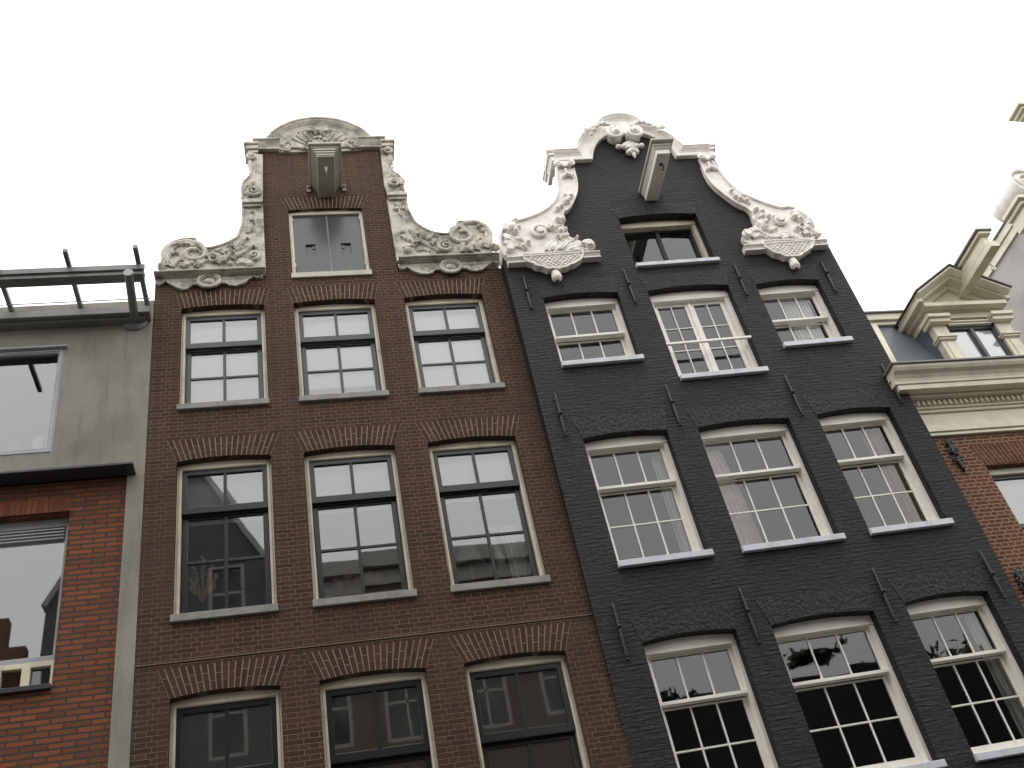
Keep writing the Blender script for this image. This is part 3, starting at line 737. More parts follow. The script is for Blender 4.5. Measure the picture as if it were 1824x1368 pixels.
# french casement in the middle
a, b, w0, w1 = kc['E'][1]; y = .13
f = MB(); f.prism([(a+.001, w0), (b-.001, w0)]+arch_top(a+.001, b-.001, w1, .048)[::-1], y, y+.19, [[(a+.075, w0+.045), (b-.075, w0+.045), (b-.075, w1-.14), (a+.075, w1-.14)]])
f.box(a+.001, b-.001, y-.012, y-.0005, w1-.13, w1-.02)
cw = f.build('casement_window', 'white_paint', kh, BK, .004)
m = (a+b)/2; l2, h2 = w0+.045, w1-.14; p = MB()
for (p0, p1) in ((a+.075, m), (m, b-.075)):
    s = MB(); s.rectframe(p0+.003, p1-.003, l2, h2, .07, .07, .15, .05, y+.07, y+.12); grid(s, p0+.07, p1-.07, l2+.15, h2-.05, 2, 3, y+.075, y+.115, .009)
    s.build('casement', 'white_paint', cw, BK, .003)
    pane_quads(p, cells(p0+.07, p1-.07, l2+.15, h2-.05, 2, 3), y+.095, .007)
p.build('pane', 'glass_old', cw, BK)
s = MB(); s.box(m-.022, m+.022, y+.05, y+.0695, l2, h2); s.build('meeting_stile', 'white_paint', cw, BK, .004)
s = MB(); s.box(a-.01, b+.01, y-.14, y-.10, w0+.60, w0+.64)
s.build('guard_rail', 'white_paint', cw, BK, .004)
sl = MB(); sl.box(a+.01, b+.03, -.06, y+.02, w0-.085, w0-.001); sl.build('sill', 'sill_white', cw, BK, .006)
brick_arch(cw, BK, a, b, w1, .05, .34, .09, 'black_voussoir', 'mortar_black', 21, .005)
# loft window
a, b, w0, w1 = kc['D'][0]; y = .15
f = MB(); f.prism([(a+.001, w0), (b-.001, w0)]+arch_top(a+.001, b-.001, w1, .045)[::-1], y, y+.2, [[(a+.05, w0+.02), (b-.06, w0+.02), (b-.06, w1-.09), (a+.05, w1-.09)]])
f.box(a+.001, b-.001, y-.014, y-.0005, w1-.10, w1-.02)
lw_ = f.build('loft_window', 'cream', kh, BK, .004)
q_ = MB(); q_.box(a-.1, b+.1, 1.4, 1.45, w0-.2, w1+.15); q_.box(a-.1, b+.1, .285, 1.4, w1+.06, w1+.1); q_.box(a-.14, a-.1, .285, 1.4, w0-.2, w1+.1); q_.box(b+.1, b+.14, .285, 1.4, w0-.2, w1+.1)
q_.build('loft_room', 'room_dark', lw_, BK)
s = MB(); s.rectframe(a+.051, b-.061, w0+.021, w1-.091, .03, .03, .03, .04, y+.1, y+.15)
m = (a+b)/2+.0; s.box(m-.03, m+.03, y+.085, y+.15, w0+.03, w1-.1); s.box(m-.005, m+.005, y+.07, y+.085, w0+.03, w1-.1)
s.build('sash', 'iron', lw_, BK, .003)
s = MB(); pane_quads(s, [(a+.08, m-.03, w0+.05, w1-.13), (m+.03, b-.09, w0+.05, w1-.13)], y+.125); s.build('pane', 'glass_old', lw_, BK)
s = MB(); s.box(a-.0, b+.045, -.06, y+.05, w0-.075, w0-.001); s.build('sill', 'sill_white', lw_, BK, .005)
brick_arch(lw_, BK, a, b, w1, .05, .28, .1, 'black_voussoir', 'mortar_black', 21, .005)

# wall anchors
anch = [((932, 490), (946, 550), .47), ((1110, 480), (1133, 540), .45), ((1308, 470), (1330, 526), .47), ((1462, 465), (1489, 520), .4),
        ((989, 701), (1007, 776), .5), ((1185, 685), (1212, 758), .45), ((1397, 668), (1430, 740), .45), ((1569, 648), (1607, 717), .5),
        ((1091, 1075), (1118, 1175), .43), ((1316, 1047), (1353, 1145), .43), ((1554, 1012), (1595, 1108), .45), ((1745, 982), (1790, 1065), .5)]
for (p, q, t) in anch:
    A, B = K(*p, -.02), K(*q, -.02); mb = MB(); u = (A[0]+B[0])/2; wN = A[1]+(B[1]-A[1])*t
    n = 10; pts = []; rs = []
    for i in range(n+1):
        z = A[1]+(B[1]-A[1])*i/n; pts.append((u+(A[0]-u)*(1-2*i/n)*.6, -.022, z)); rs.append(.012+.008*abs(math.sin(math.pi*i/n)))
    mb.tube(pts, rs, 6); mb.ball((u, -.04, wN), .03, .035, .022); mb.tube([(u-.035, -.03, wN-.02), (u+.035, -.03, wN+.015)], .012, 6); mb.ball((u, -.03, B[1]), .02, .025, .02)
    mb.build('wall_anchor', 'iron', kh, BK)

# hoist beam of the black house
pw = K(1137.4, 341)[1]; lw = K(1165, 357)[1]
tl = BK.PZ(1159, 246.3, pw); tr = BK.PZ(1198.5, 246.3, pw); ll = BK.PZ(1171, 274, lw); lr = BK.PZ(1194, 274, lw)
print('black hoist', pw, lw, tl, tr, ll, lr)
hoist(kh, BK, (tl[0], tr[0], pw, tl[1]), (ll[0], lr[0], lw, ll[1]), None, 'beam_taupe', 'white_paint', steps=3)

# white gable cornice
WP = 'plaster_white'
cb = MB(); yC = -.13
kpath = [(973, 265.5), (1026, 262.5), (1028, 250), (1034, 240), (1042, 231.5), (1053, 223), (1062, 217), (1073, 206.8), (1090.5, 201.6), (1109, 200.8), (1127.8, 204.9), (1142.7, 213.3), (1156, 219), (1176, 228), (1198, 240), (1216, 254), (1273, 254.3)]
pk = [K(p[0], p[1], yC) for p in kpath]
pk = [(pk[0][0], pk[0][1]), (pk[1][0], pk[0][1])]+smooth(pk[2:-2], 3)+[(pk[-2][0], pk[-1][1]), pk[-1]]
kin = [K(*p, -.05) for p in ((1000, 287.5), (1056, 285), (1057, 272), (1061.6, 259), (1071.8, 248), (1084, 242), (1100, 240), (1142.7, 239.4), (1160, 245), (1175, 252), (1195, 264.6), (1204, 280.4), (1255, 277.3))]
kin = [(pk[0][0]+.06, kin[1][1])]+[kin[1]]+smooth(kin[2:-2], 3)+[(kin[-2][0], kin[-1][1]), (pk[-1][0]-.06, kin[-1][1])]
pin = offset(pk, .02)
cb.prism(pin+kin[::-1], -.055, .28)
TK = pk[0][1]-kin[0][1]; print('TK', TK)
profk = [(0, .28), (0, yC), (.026, yC), (.032, yC+.016), (.05, yC+.02), (.07, yC+.034), (.10, yC+.062), (.115, yC+.066), (.12, -.06), (.12, .28)]
moulding(cb, pk, profk)
cb.tube([(a, -.062, b) for a, b in offset(kin, -.018)], .02, 6)
cb.tube([(a, -.058, b) for a, b in offset(kin, -.05)], .009, 6)
for (x0, x1) in ((pk[0][0]-.0, pk[0][0]+.12), (pk[-1][0]-.12, pk[-1][0])):      # returns along the neck
    for f0, f1, ins in ((.78, .99, 0), (.5, .775, .02), (.02, .495, .05)):
        cb.box(x0+(ins if x0 < 2 else 0), x1-(ins if x0 > 2 else 0), yC+.004+ins, .52-ins, pk[0][1]-TK+TK*f0 if x0 < 2 else pk[-1][1]-TK+TK*f0, pk[0][1]-TK+TK*f1 if x0 < 2 else pk[-1][1]-TK+TK*f1)
kcorn = cb.build('gable_cornice', WP, kh, BK, .004)
ob = MB()
S2 = lambda px, py, y=-.1: BK.P(px, py, y)
for (c, sg) in (((1096.4, 236.5), 1), ((1129.5, 235), -1)):
    q = S2(*c, -.16)
    spiral(ob, q, .145, 1.75, -.15, .048, .02, math.pi*(.5 if sg > 0 else .5), sg, .05)
    ob.ball((q[0], -.2, q[1]), .055, .05); ob.cyl_y(q[0], q[1], .13, -.13, 0)
    leaf(ob, [(q[0]+sg*.05, q[1]+.17), (q[0]-sg*.12, q[1]+.25), (q[0]-sg*.33, q[1]+.20), (q[0]-sg*.50, q[1]+.07)], .15, -.15, .05, 5)
    e = (q[0]-sg*.52, q[1]+.06); spiral(ob, e, .05, 1.3, -.2, .02, .012, 0, sg, .02)
    for j in range(5): ob.ball((q[0]-sg*(.15+.075*j), -.19, q[1]+.24-.018*j*j), .036, .03, .03)
c = S2(1121.8, 256, -.1)
for i in range(7):
    an = math.pi*(1.08+.84*i/6); leaf(ob, [(c[0], c[1]+.10), (c[0]+.11*math.cos(an), c[1]+.05+.10*math.sin(an)), (c[0]+.23*math.cos(an), c[1]+.04+.14*math.sin(an))], .085, -.05, .05, 2)
for sg in (-1, 1): ob.ball((c[0]+sg*.21, -.07, c[1]-.03), .05, .05, .045); ob.ball((c[0]+sg*.12, -.09, c[1]-.06), .05, .05, .04)
d = S2(1127.8, 272, -.07)
ob.ball((d[0]-.055, -.06, d[1]+.03), .065, .06, .055); ob.ball((d[0]+.055, -.06, d[1]+.03), .065, .06, .055); ob.ball((d[0], -.08, d[1]+.04), .06, .06, .05)
ob.ball((d[0], -.07, d[1]-.05), .035, .035, .05); ob.ball((d[0], -.07, d[1]-.11), .022, .022, .03); ob.ball((c[0], -.06, c[1]-.13), .06, .05, .04)
ob.build('volute_ornament', WP, kcorn, BK)

def kscroll(outer, inner, mould, lamb, drop, feats, cap, capw, left):
    sb = MB()
    o_ = smooth([S2(*p, -.09) for p in outer], 3); i_ = smooth([S2(*p, -.09) for p in inner], 3)
    poly = o_+i_[::-1]
    sb.prism(poly, -.09, .28)
    rim(sb, o_, -.1, .028); rim(sb, i_[:len(i_)//2+2], -.095, .014)
    for ft in feats: ft(sb)
    # capital on top
    u, w = S2(*cap, -.12)
    sb.box(u-capw, u+capw, -.13, .2, w-.05, w+.075)
    for sg in (-1, 1):
        spiral(sb, (u+sg*capw*.95, w-.01), .062, 1.5, -.15, .024, .012, math.pi/2, -sg, .03); sb.ball((u+sg*capw*.95, -.17, w-.01), .022)
    leaf(sb, [(u-.1, w+.04), (u, w-.07), (u+.1, w+.04)], .08, -.13, .04, 3)
    for q in range(5): sb.ball((u+.012*random.uniform(-1, 1)+(q-2)*.035, -.12, w-.24-.03*abs(2-q)), .034, .045, .04, 10, 6)
    leaf(sb, [(u, w-.10), (u-.01, w-.18), (u, w-.25)], .1, -.10, .05, 2)
    so = sb.build('scroll_carving', WP, kh, BK)
    mb = MB(); (l0, r0, t0, b0) = mould
    u0, u1 = S2(*l0, -.1)[0], S2(*r0, -.1)[0]; wt_ = (S2(*l0, -.14)[1]+S2(*r0, -.14)[1])/2
    moulding(mb, [(u0, wt_), (u1, wt_)], [(0, .2), (0, -.14), (.018, -.14), (.03, -.11), (.06, -.085), (.085, -.082), (.088, -.11), (.108, -.11), (.112, 0), (.112, .2)])
    mo = mb.build('shoulder_moulding', WP, kh, BK, .003)
    lb = MB(); lp_ = [S2(*p, -.115) for p in lamb]
    sm = lp_
    lb.prism(sm, -.115, .0)
    cx_ = sum(p[0] for p in sm)/len(sm); cz_ = sum(p[1] for p in sm)/len(sm)
    lb.tube([(p[0]+(cx_-p[0])*.04, -.12, p[1]+(cz_-p[1])*.04) for p in smooth(sm+[sm[0]], 3)], .018, 6)
    def inside(x, z, q):
        c_ = False; n = len(q)
        for i in range(n):
            a1, b1 = q[i], q[(i+1) % n]
            if (a1[1] > z) != (b1[1] > z) and x < (b1[0]-a1[0])*(z-a1[1])/(b1[1]-a1[1])+a1[0]: c_ = not c_
        return c_
    shr = [(p[0]+(cx_-p[0])*.12, p[1]+(cz_-p[1])*.12) for p in sm]
    mnx, mxx = min(p[0] for p in sm), max(p[0] for p in sm); mnz, mxz = min(p[1] for p in sm), max(p[1] for p in sm)
    sp_ = .078
    for sl_ in (1, -1):
        cst = -4.0
        k0 = mnz-(mxx-mnx); 
        i = 0
        while i < 60:
            off = k0+i*sp_; i += 1; seg = []
            for j in range(41):
                x = mnx+(mxx-mnx)*j/40; z = off+(x-mnx)*1.05 if sl_ > 0 else off+(mxx-x)*1.05
                if inside(x, z, shr): seg.append((x, -.122, z))
                elif len(seg) > 2: lb.tube(seg, .0095, 5); seg = []
                else: seg = []
            if len(seg) > 2: lb.tube(seg, .0095, 5)
    for q in range(120):
        x, z = random.uniform(mnx, mxx), random.uniform(mnz, mxz)
        if inside(x, z, shr): lb.ball((x, -.122, z), .013, .016, .013, 7, 5)
    lo_ = lb.build('lambrequin', WP, mo, BK)
    db = MB(); dd = S2(*drop, -.1)
    n = 14; ring = []
    pr = [(.03, .16), (.05, .10), (.068, .02), (.082, -.07), (.074, -.12), (.03, -.135)]
    for (r_, z_) in pr:
        ring += [(dd[0]+r_*math.cos(2*math.pi*k/n), -.06+r_*.9*math.sin(2*math.pi*k/n), dd[1]+z_) for k in range(n)]
    db.add(ring, [(i*n+k, i*n+(k+1) % n, (i+1)*n+(k+1) % n, (i+1)*n+k) for i in range(len(pr)-1) for k in range(n)]+[tuple(range(n)), tuple(range((len(pr)-1)*n, len(pr)*n))[::-1]], True)
    db.build('drop', WP, mo, BK)
def G_leaf(pts, w, h=.05, lobes=4, y=-.09, curl=.03): return lambda mb: leaf(mb, [S2(*p) for p in pts], w*1.45, y, h*1.2, lobes, curl)
def G_sp(c, r, turns, a0=0, sgn=1, t0=.04, t1=.018, y=-.11, rise=.05, flat=True):
    def f(mb):
        q = S2(*c); spiral(mb, q, r, turns, y, t0, t1, a0, sgn, rise); mb.cyl_y(q[0], q[1], .055, -.19, -.08)
    return f
def G_ball(c, rx, ry=.05, rz=None): return lambda mb: mb.ball((S2(*c)[0], -.11, S2(*c)[1]), rx, ry, rz or rx)
kscroll([(991, 300), (992.7, 324.8), (995, 340), (990, 356), (976, 371.5), (953, 384.5), (920.3, 394.7), (912, 393.5), (899.5, 402), (892.5, 416.4), (891.4, 435.7), (895, 447), (902, 458)],
        [(1022, 300), (1028, 324.8), (1026.5, 346.5), (1015, 370), (1003, 379), (1006, 392), (1004.8, 404), (1010.8, 419), (1040, 432), (1056, 448), (1045, 456)],
        ((902, 455.5), (1067.5, 447), 0, 0),
        [(927.6, 453.8), (965, 451), (1005, 448), (1038.5, 446), (1039.5, 455), (1036, 462), (1030, 466), (1024, 469.5), (1016, 472), (1009.6, 476), (1002, 477), (995, 479.5), (984, 478), (975.8, 479.5), (966, 475), (956.5, 474), (948, 469), (940, 467), (932, 461)],
        (990.8, 485),
        [G_sp((961.5, 414.5), .155, 1.55, .3, 1, .036), G_leaf([(903, 412), (906, 402), (914, 397), (918, 392)], .2, .07, 3), G_leaf([(899, 408), (908, 410), (918, 412), (924, 405)], .17, .08, 3), G_ball((912, 408), .09, .1, .12), G_ball((918, 414), .06, .09),
         G_leaf([(897, 420), (908, 427), (922, 432), (936, 433)], .15, .07, 4), G_leaf([(898, 432), (912, 436), (926, 440), (938, 444)], .13, .06, 4), G_ball((940, 434), .055, .08), G_ball((932, 441), .05, .08), G_leaf([(918, 424), (928, 428), (940, 430)], .1, .06, 3),
         G_sp((908.5, 446), .06, 1.1, 0, 1, .026, .014), G_ball((1000, 394), .06, .09), G_ball((992, 393), .05, .08), G_leaf([(978, 400), (988, 404), (998, 404), (1006, 410)], .12, .07, 3), G_ball((983, 408), .055, .09), G_ball((998, 415), .065, .1), G_leaf([(994, 426), (1002, 420), (1010, 418), (1008, 408)], .14, .07, 3), G_ball((993, 424), .04, .08),
         G_leaf([(976, 448), (982, 438), (992, 430), (1004, 430)], .15, .06, 4), G_leaf([(986, 449), (996, 440), (1006, 434), (1012, 428)], .15, .07, 4), G_leaf([(998, 446), (1008, 436), (1018, 428), (1028, 423)], .12, .07, 4), G_leaf([(1006, 448), (1022, 440), (1036, 436), (1048, 434)], .14, .06, 4), G_sp((1048, 437), .09, 1.3, 2.8, -1, .034), G_leaf([(1018, 447), (1032, 444), (1046, 446)], .13, .06, 3), G_ball((1055, 440), .05, .07),
         G_leaf([(1017, 346), (1010, 354), (1003, 362), (990, 376)], .14, .06, 4, curl=.02), G_ball((1016, 350), .045, .06), G_ball((1006, 350), .035, .06), G_ball((1000, 368), .045, .06), G_ball((993, 372), .05, .06), G_ball((1010, 360), .05, .07)],
        (1004.8, 293), .115, True)
kscroll([(1262, 283), (1270, 290), (1276, 300), (1285.8, 312), (1300, 328.5), (1317, 343), (1341.3, 355), (1365.4, 364), (1389.5, 371), (1408.8, 370), (1430.5, 381), (1445, 395), (1452.2, 411.6), (1449, 424), (1440, 434)],
        [(1249.6, 283), (1250, 292), (1256.8, 310.3), (1268.9, 328), (1288.2, 345), (1312.3, 362), (1334, 373), (1341, 390), (1345, 402), (1331.6, 408), (1322, 418.8), (1327, 430), (1345, 436)],
        ((1322, 433), (1471.5, 426.5), 0, 0),
        [(1355.7, 430), (1385, 428), (1415, 427), (1448.6, 426.5), (1450, 434), (1447.4, 441), (1441, 445), (1435.3, 449), (1430, 452), (1425.7, 456), (1413, 457), (1399, 457.5), (1390, 453), (1380, 451), (1370, 445), (1362, 440)],
        (1414.5, 464),
        [G_sp((1388, 394), .125, 1.8, 2.2, -1, .034), G_leaf([(1412, 376), (1422, 384), (1432, 388), (1440, 392)], .18, .08, 3), G_leaf([(1412, 390), (1420, 382), (1428, 384), (1430, 392)], .14, .08, 3), G_ball((1414, 388), .06, .09), G_ball((1424, 392), .055, .08),
         G_leaf([(1430, 402), (1440, 398), (1447, 404), (1449, 414)], .14, .08, 4), G_leaf([(1428, 410), (1438, 406), (1446, 412), (1446, 420)], .12, .07, 3), G_leaf([(1430, 418), (1440, 416), (1448, 420)], .12, .07, 3), G_ball((1419, 409), .05, .09), G_sp((1456, 419), .05, 1.1, 0, 1, .022, .012),
         G_leaf([(1360, 384), (1352, 386), (1346, 392), (1350, 400)], .12, .07, 3), G_ball((1346, 376), .055, .09), G_ball((1357, 379), .045, .08), G_ball((1368, 388), .045, .08), G_leaf([(1350, 394), (1356, 402), (1362, 408), (1372, 412)], .15, .08, 4), G_leaf([(1366, 392), (1360, 398), (1366, 404)], .11, .07, 2), G_ball((1380, 411), .045, .08),
         G_leaf([(1336, 413), (1348, 410), (1360, 416), (1374, 424)], .13, .06, 4), G_leaf([(1340, 424), (1352, 420), (1366, 424)], .12, .06, 4), G_sp((1331, 420), .085, 1.3, .4, 1, .034), G_ball((1327, 416), .05, .08), G_leaf([(1372, 424), (1386, 420), (1400, 416), (1412, 422)], .13, .05, 4), G_leaf([(1392, 426), (1404, 420), (1420, 424)], .12, .05, 3),
         G_leaf([(1302, 340), (1312, 346), (1322, 354), (1334, 362)], .15, .06, 4, curl=.02), G_ball((1303, 341), .05, .06), G_ball((1310, 351), .045, .06), G_ball((1320, 350), .04, .06), G_ball((1330, 358), .045, .06), G_ball((1318, 356), .045, .07)],
        (1258.5, 281), .105, False)

# ================================================================== THE CONCRETE AND RED BRICK HOUSE (left)
LH = Frame((0, 11, 0), I3, (-4.4, 0, 0))
lh = house('concrete_and_brick_house', LH, 'modern house with grey concrete top storey over bright red brick bay')
UL0, UR = -6.9, -1.955
W1 = (-5.0, LH.P(116, 620)[0], LH.P(86, 808)[1], LH.P(116, 621)[1])        # upper window opening
LZ = LH.P(240.6, 816, -.12)
ledge_w = LH.P(243, 846)[1]; 
print('left house', W1, 'ledge', LZ, ledge_w)
top_w = LH.P(200, 560)[1]+.25
mb = MB()
mb.prism([(UL0, ledge_w), (UR, ledge_w), (UR, top_w), (UL0, top_w)], 0, .25, [[(W1[0], W1[2]), (W1[1], W1[2]), (W1[1], W1[3]), (W1[0], W1[3])]])
mb.box(-2.165, UR, 0, .3, 0, ledge_w)
lw_all = mb.build('concrete_wall', 'concrete', lh, LH)
mb = MB(); mb.box(UL0, -2.06, -.24, .1, ledge_w+.0, ledge_w+.035)
mb.build('ledge', 'dark_sash', lh, LH, .004)
B2w = (-5.2, -2.805, 7.12, 9.40)
mb = MB(); mb.prism([(UL0, 0), (-2.17, 0), (-2.17, ledge_w), (UL0, ledge_w)], .03, .3, [[(B2w[0], B2w[2]), (B2w[1], B2w[2]), (B2w[1], B2w[3]), (B2w[0], B2w[3])]])
mb.build('brick_wall', 'red_brick', lh, LH)
def soldier(par, fr, u0, u1, w0, h, mat, y, name='brick_lintel'):
    mb = MB(); k = int((u1-u0)/.062); 
    for i in range(k):
        a = u0+(u1-u0)*i/k; b = u0+(u1-u0)*(i+1)/k
        mb.box(a+.004, b-.005, y-.005+random.uniform(-.002, .002), y+.02, w0, w0+h)
    mb.build(name, mat, par, fr)
    mb = MB(); mb.box(u0, u1, y-.001, y+.02, w0+.001, w0+h-.001); mb.build('lintel_joints', 'mortar_dark', par, fr)
soldier(lh, LH, B2w[0], B2w[1], B2w[3], .20, 'red_voussoir', .03)
soldier(lh, LH, -6.0, LH.P(70, 1340, .03)[0], 5.75, .20, 'red_voussoir', .03)
# upper window
a, b, w0, w1 = W1; f = MB()
f.rectframe(a, b, w0, w1, .075, .075, .10, .07, .0, .09); f.rectframe(a+.02, b-.02, w0+.02, w1-.02, .035, .035, .035, .03, -.012, .01)
f.box(a-.02, b+.04, -.06, -.012, w1-.005, w1+.025)
uw = f.build('window', 'alu', lh, LH, .004)
p = MB(); pane_quads(p, [(a+.076, b-.076, w0+.101, w1-.071)], .05, .0); p.build('pane', 'glass_coated', uw, LH)
mb = MB(); q = LH.P(66, 790, .14); mb.box(q[0]-.055, q[0]+.065, .14, .15, q[1]-.11, q[1]+.11)
thing_in(LH, mb, 'card', 'card', 'small white card propped in the corner of the concrete wall window', 'card')
mb = MB(); q = LH.P(25, 795, .14); mb.box(q[0]-.05, q[0]+.05, .14, .16, q[1]-.11, q[1]+.06)
thing_in(LH, mb, 'red_box', 'red_card', 'small reddish box standing on the sill of the concrete wall window', 'box')
# lower window
a, b, w0, w1 = B2w; w0b = w0+.36; f = MB()
f.rectframe(a, b, w0b, w1-.0, .06, .06, .09, .12, .17, .25)
f.box(a+.06, b-.06, .155, .17, w0b-.0, w0b+.03)
lw2 = f.build('window', 'alu', lh, LH, .004)
v = MB()
for i in range(4): v.box(a+.07, b-.07, .15, .20, w1-.17-.045*i, w1-.15-.045*i)
v.box(a+.06, b-.06, .2, .22, w1-.34, w1-.1)
v.build('vent_louvre', 'alu', lw2, LH, .002)
p = MB(); pane_quads(p, [(a+.061, b-.061, w0b+.09, w1-.34)], .2, .0); p.build('pane', 'glass_coated', lw2, LH)
p = MB()
for i in range(60):
    z = w0b+.2+i*.026
    if z < w1-.3: p.add([(a+.07, .30, z), (b-.08, .30, z), (b-.08, .322, z+.012), (a+.07, .322, z+.012)], [(0, 1, 2, 3)])
p.build('venetian_blind', 'net', lw2, LH)
f = MB(); n = 8; ww = (b-a)/n
f.prism([(a, w0+.02), (b, w0+.02), (b, w0b-.01), (a, w0b-.01)], .10, .2, [[(a+ww*i+.045, w0+.05), (a+ww*(i+1)-.045, w0+.05), (a+ww*(i+1)-.045, w0b-.07), (a+ww*i+.045, w0b-.07)] for i in range(n)])
lr_ = f.build('light_row', 'cream', lh, LH, .004)
p = MB(); pane_quads(p, [(a+ww*i+.046, a+ww*(i+1)-.046, w0+.051, w0b-.071) for i in range(n)], .15, .01); p.build('pane', 'glass_old', lr_, LH)
f = MB(); f.box(a-.02, b+.0, -.03, .2, w0-.04, w0+.018); f.build('sill', 'iron', lr_, LH, .004)
mb = MB(); mb.box(UL0, -2.17, .3, 3, ledge_w-.35, ledge_w-.1); mb.box(UL0, UR, .3, 3, top_w-.3, top_w-.05); mb.box(UL0, UR, 3, 3.1, 0, top_w)
mb.box(UL0, -2.17, .3, 3, 6.6, 6.8); mb.box(UL0-.1, UL0, .25, 3.1, 0, top_w); mb.build('room_floors', 'room', lh, LH)
# gutter band under the canopy
mb = MB(); g0 = LH.P(150, 549, -.2)[1]; g1 = LH.P(150, 572, -.12)[1]
mb.box(UL0, UR-.02, -.20, .1, g0-.13, g0); mb.box(UL0, UR-.09, -.13, .1, g1-.0, g0-.131)
mb.build('gutter', 'metal_grey', lh, LH, .008)
# cantilevered steel canopy above the roof edge
cn = bpy.data.objects.new('steel_canopy', None); COL.objects.link(cn)
cf = Frame((0, 11, 0), I3, (-3.6, 0, 12.5)); cn.matrix_world = cf.matrix()
tag(cn, 'grey steel canopy frame cantilevered over the roof edge of the concrete house', 'canopy')
wz = LH.P(241, 574)[1]; e0 = LH.PZ(228.7, 486, wz+.03)
print('arm', wz, e0)
m1 = MB(); m1.tube([(LH.P(241, 574)[0], .0, wz), (e0[0], e0[1], wz+.03)], .058, 20, False); m1.build('round_arm', 'metal_grey', cn, cf)
m1 = MB(); m1.cyl_y(e0[0], wz+.03, .064, e0[1]-.014, e0[1]+.002); m1.build('end_cap', 'alu', cn, cf)
m1 = MB(); m1.tube([(LH.P(241, 574)[0], -.03, wz-.0), (LH.P(241, 574)[0], -.006, wz)], .17, 20)
m1.build('wall_plate', 'metal_grey', cn, cf)
wb_ = wz+.13; yb0 = LH.PZ(150, 474, wb_+.16)[1]; yb1 = LH.PZ(150, 498, wb_)[1]
print('beam', wb_, yb0, yb1)
ub = LH.PZ(253, 480, wb_)[0]
yb = (e0[1]+.12)
m1 = MB(); m1.box(UL0-1, ub, yb, yb+.16, wb_, wb_+.15); m1.box(UL0-1, ub+.02, yb-.03, yb+.0, wb_+.07, wb_+.17)
m1.build('beam', 'metal_grey', cn, cf, .006)
for (t_, q_) in (((4, 395), (21.5, 559)), ((118, 448.4), (143, 547.5)), ((244, 442), (262.5, 546))):
    wt_ = wb_+.19; A = LH.PZ(*t_, wt_); Bq = LH.PZ(*q_, wt_)
    m1 = MB(); m1.box(Bq[0]-.03, Bq[0]+.03, A[1], .1, wt_, wt_+.07); m1.build('fin', 'metal_grey', cn, cf, .004)
m1 = MB(); A = LH.PZ(0, 546, wb_+.15); Bq = LH.PZ(256, 533, wb_+.15); yy = (A[1]+Bq[1])/2
m1.tube([(UL0-1, yy, wb_+.17), (ub, yy, wb_+.17)], .008, 6); m1.build('wire', 'metal_grey', cn, cf)

# ================================================================== THE CREAM CORNICE HOUSE (right)
rh = house('cream_cornice_house', RG, 'red brick house with cream dentilled cornice and a pedimented dormer on slate blue roof')
RW = 4.4
mb = MB(); win = [(.80, -.95), (2.5, -.95), (2.5, .80), (.80, .80)]
mb.prism([(-.25, -8), (RW, -8), (RW, 1.36), (-.25, 1.36)], 0, .25, [win, [(3.0, -.95), (RW-.1, -.95), (RW-.1, .8), (3.0, .8)]])
mb.build('wall', 'orange_brick', rh, RG)
f = MB(); f.rectframe(.80, 2.5, -.95, .80, .05, .05, .06, .10, .10, .2)
rw1 = f.build('window', 'cream_house', rh, RG, .005)
f = MB(); f.rectframe(.85, 2.45, -.89, .70, .06, .06, .07, .05, .15, .22); f.box(.9, 2.4, .15, .21, -.16, -.09); f.build('sash', 'dark_sash', rw1, RG, .004)
p = MB(); pane_quads(p, [(.91, 2.39, -.09, .65), (.91, 2.39, -.82, -.16)], .18); p.build('pane', 'glass', rw1, RG)
p = MB(); blind_mesh(p, .87, 2.43, -.6, .68, .27); p.build('roller_blind', 'shade_cloth', rw1, RG)
brick_arch(rw1, RG, .80, 2.5, .80, .03, .36, .10, 'orange_voussoir', 'mortar', 26, .005)
mb = MB()
for w, y in ((1.30, 0),): mb.box(-.2, RW, .3, 3, 1.2, 1.3); mb.box(-.2, RW, 3, 3.1, -8, 2.5); mb.box(-.2, RW, .3, 3, -1.5, -1.4)
mb.build('room_floors', 'room', rh, RG)
# cornice: architrave, frieze, dentils, cyma
c = MB(); Lx = -.12
steps = [(1.345, 1.40, -.05), (1.401, 1.50, -.075), (1.501, 1.56, -.055), (1.561, 1.75, -.035), (1.751, 1.80, -.07)]
for z0, z1, y in steps: c.box(Lx, RW, y, .1, z0, z1)
c.box(Lx, RW, -.10, .1, 1.801, 1.93)
c.box(Lx-.02, RW, -.22, .1, 1.931, 1.97); c.box(Lx-.04, RW, -.36, .1, 1.971, 2.06)
prf = [(-.38, 2.061), (-.385, 2.10), (-.40, 2.14), (-.44, 2.19), (-.50, 2.22), (-.53, 2.26), (-.54, 2.30)]
vs = [(u, y, z) for (y, z) in prf+[(.1, 2.30), (.1, 2.061)] for u in (Lx-.08, RW)]
k = len(prf)+2
c.add(vs, [(2*i, 2*((i+1) % k), 2*((i+1) % k)+1, 2*i+1) for i in range(k)]+[tuple(2*i for i in range(k))[::-1], tuple(2*i+1 for i in range(k))])
co = c.build('cornice', 'cream_house', rh, RG, .005)
c = MB(); i = 0
while Lx+.02+i*.088 < RW-.05:
    u = Lx+.02+i*.088; c.box(u, u+.05, -.145, -.099, 1.84, 1.915); i += 1
c.build('dentils', 'cream_house', co, RG, .003)
c = MB(); c.box(Lx-.12, RW, -.57, .34, 2.302, 2.335); c.build('gutter_edge', 'metal_grey', co, RG, .004)
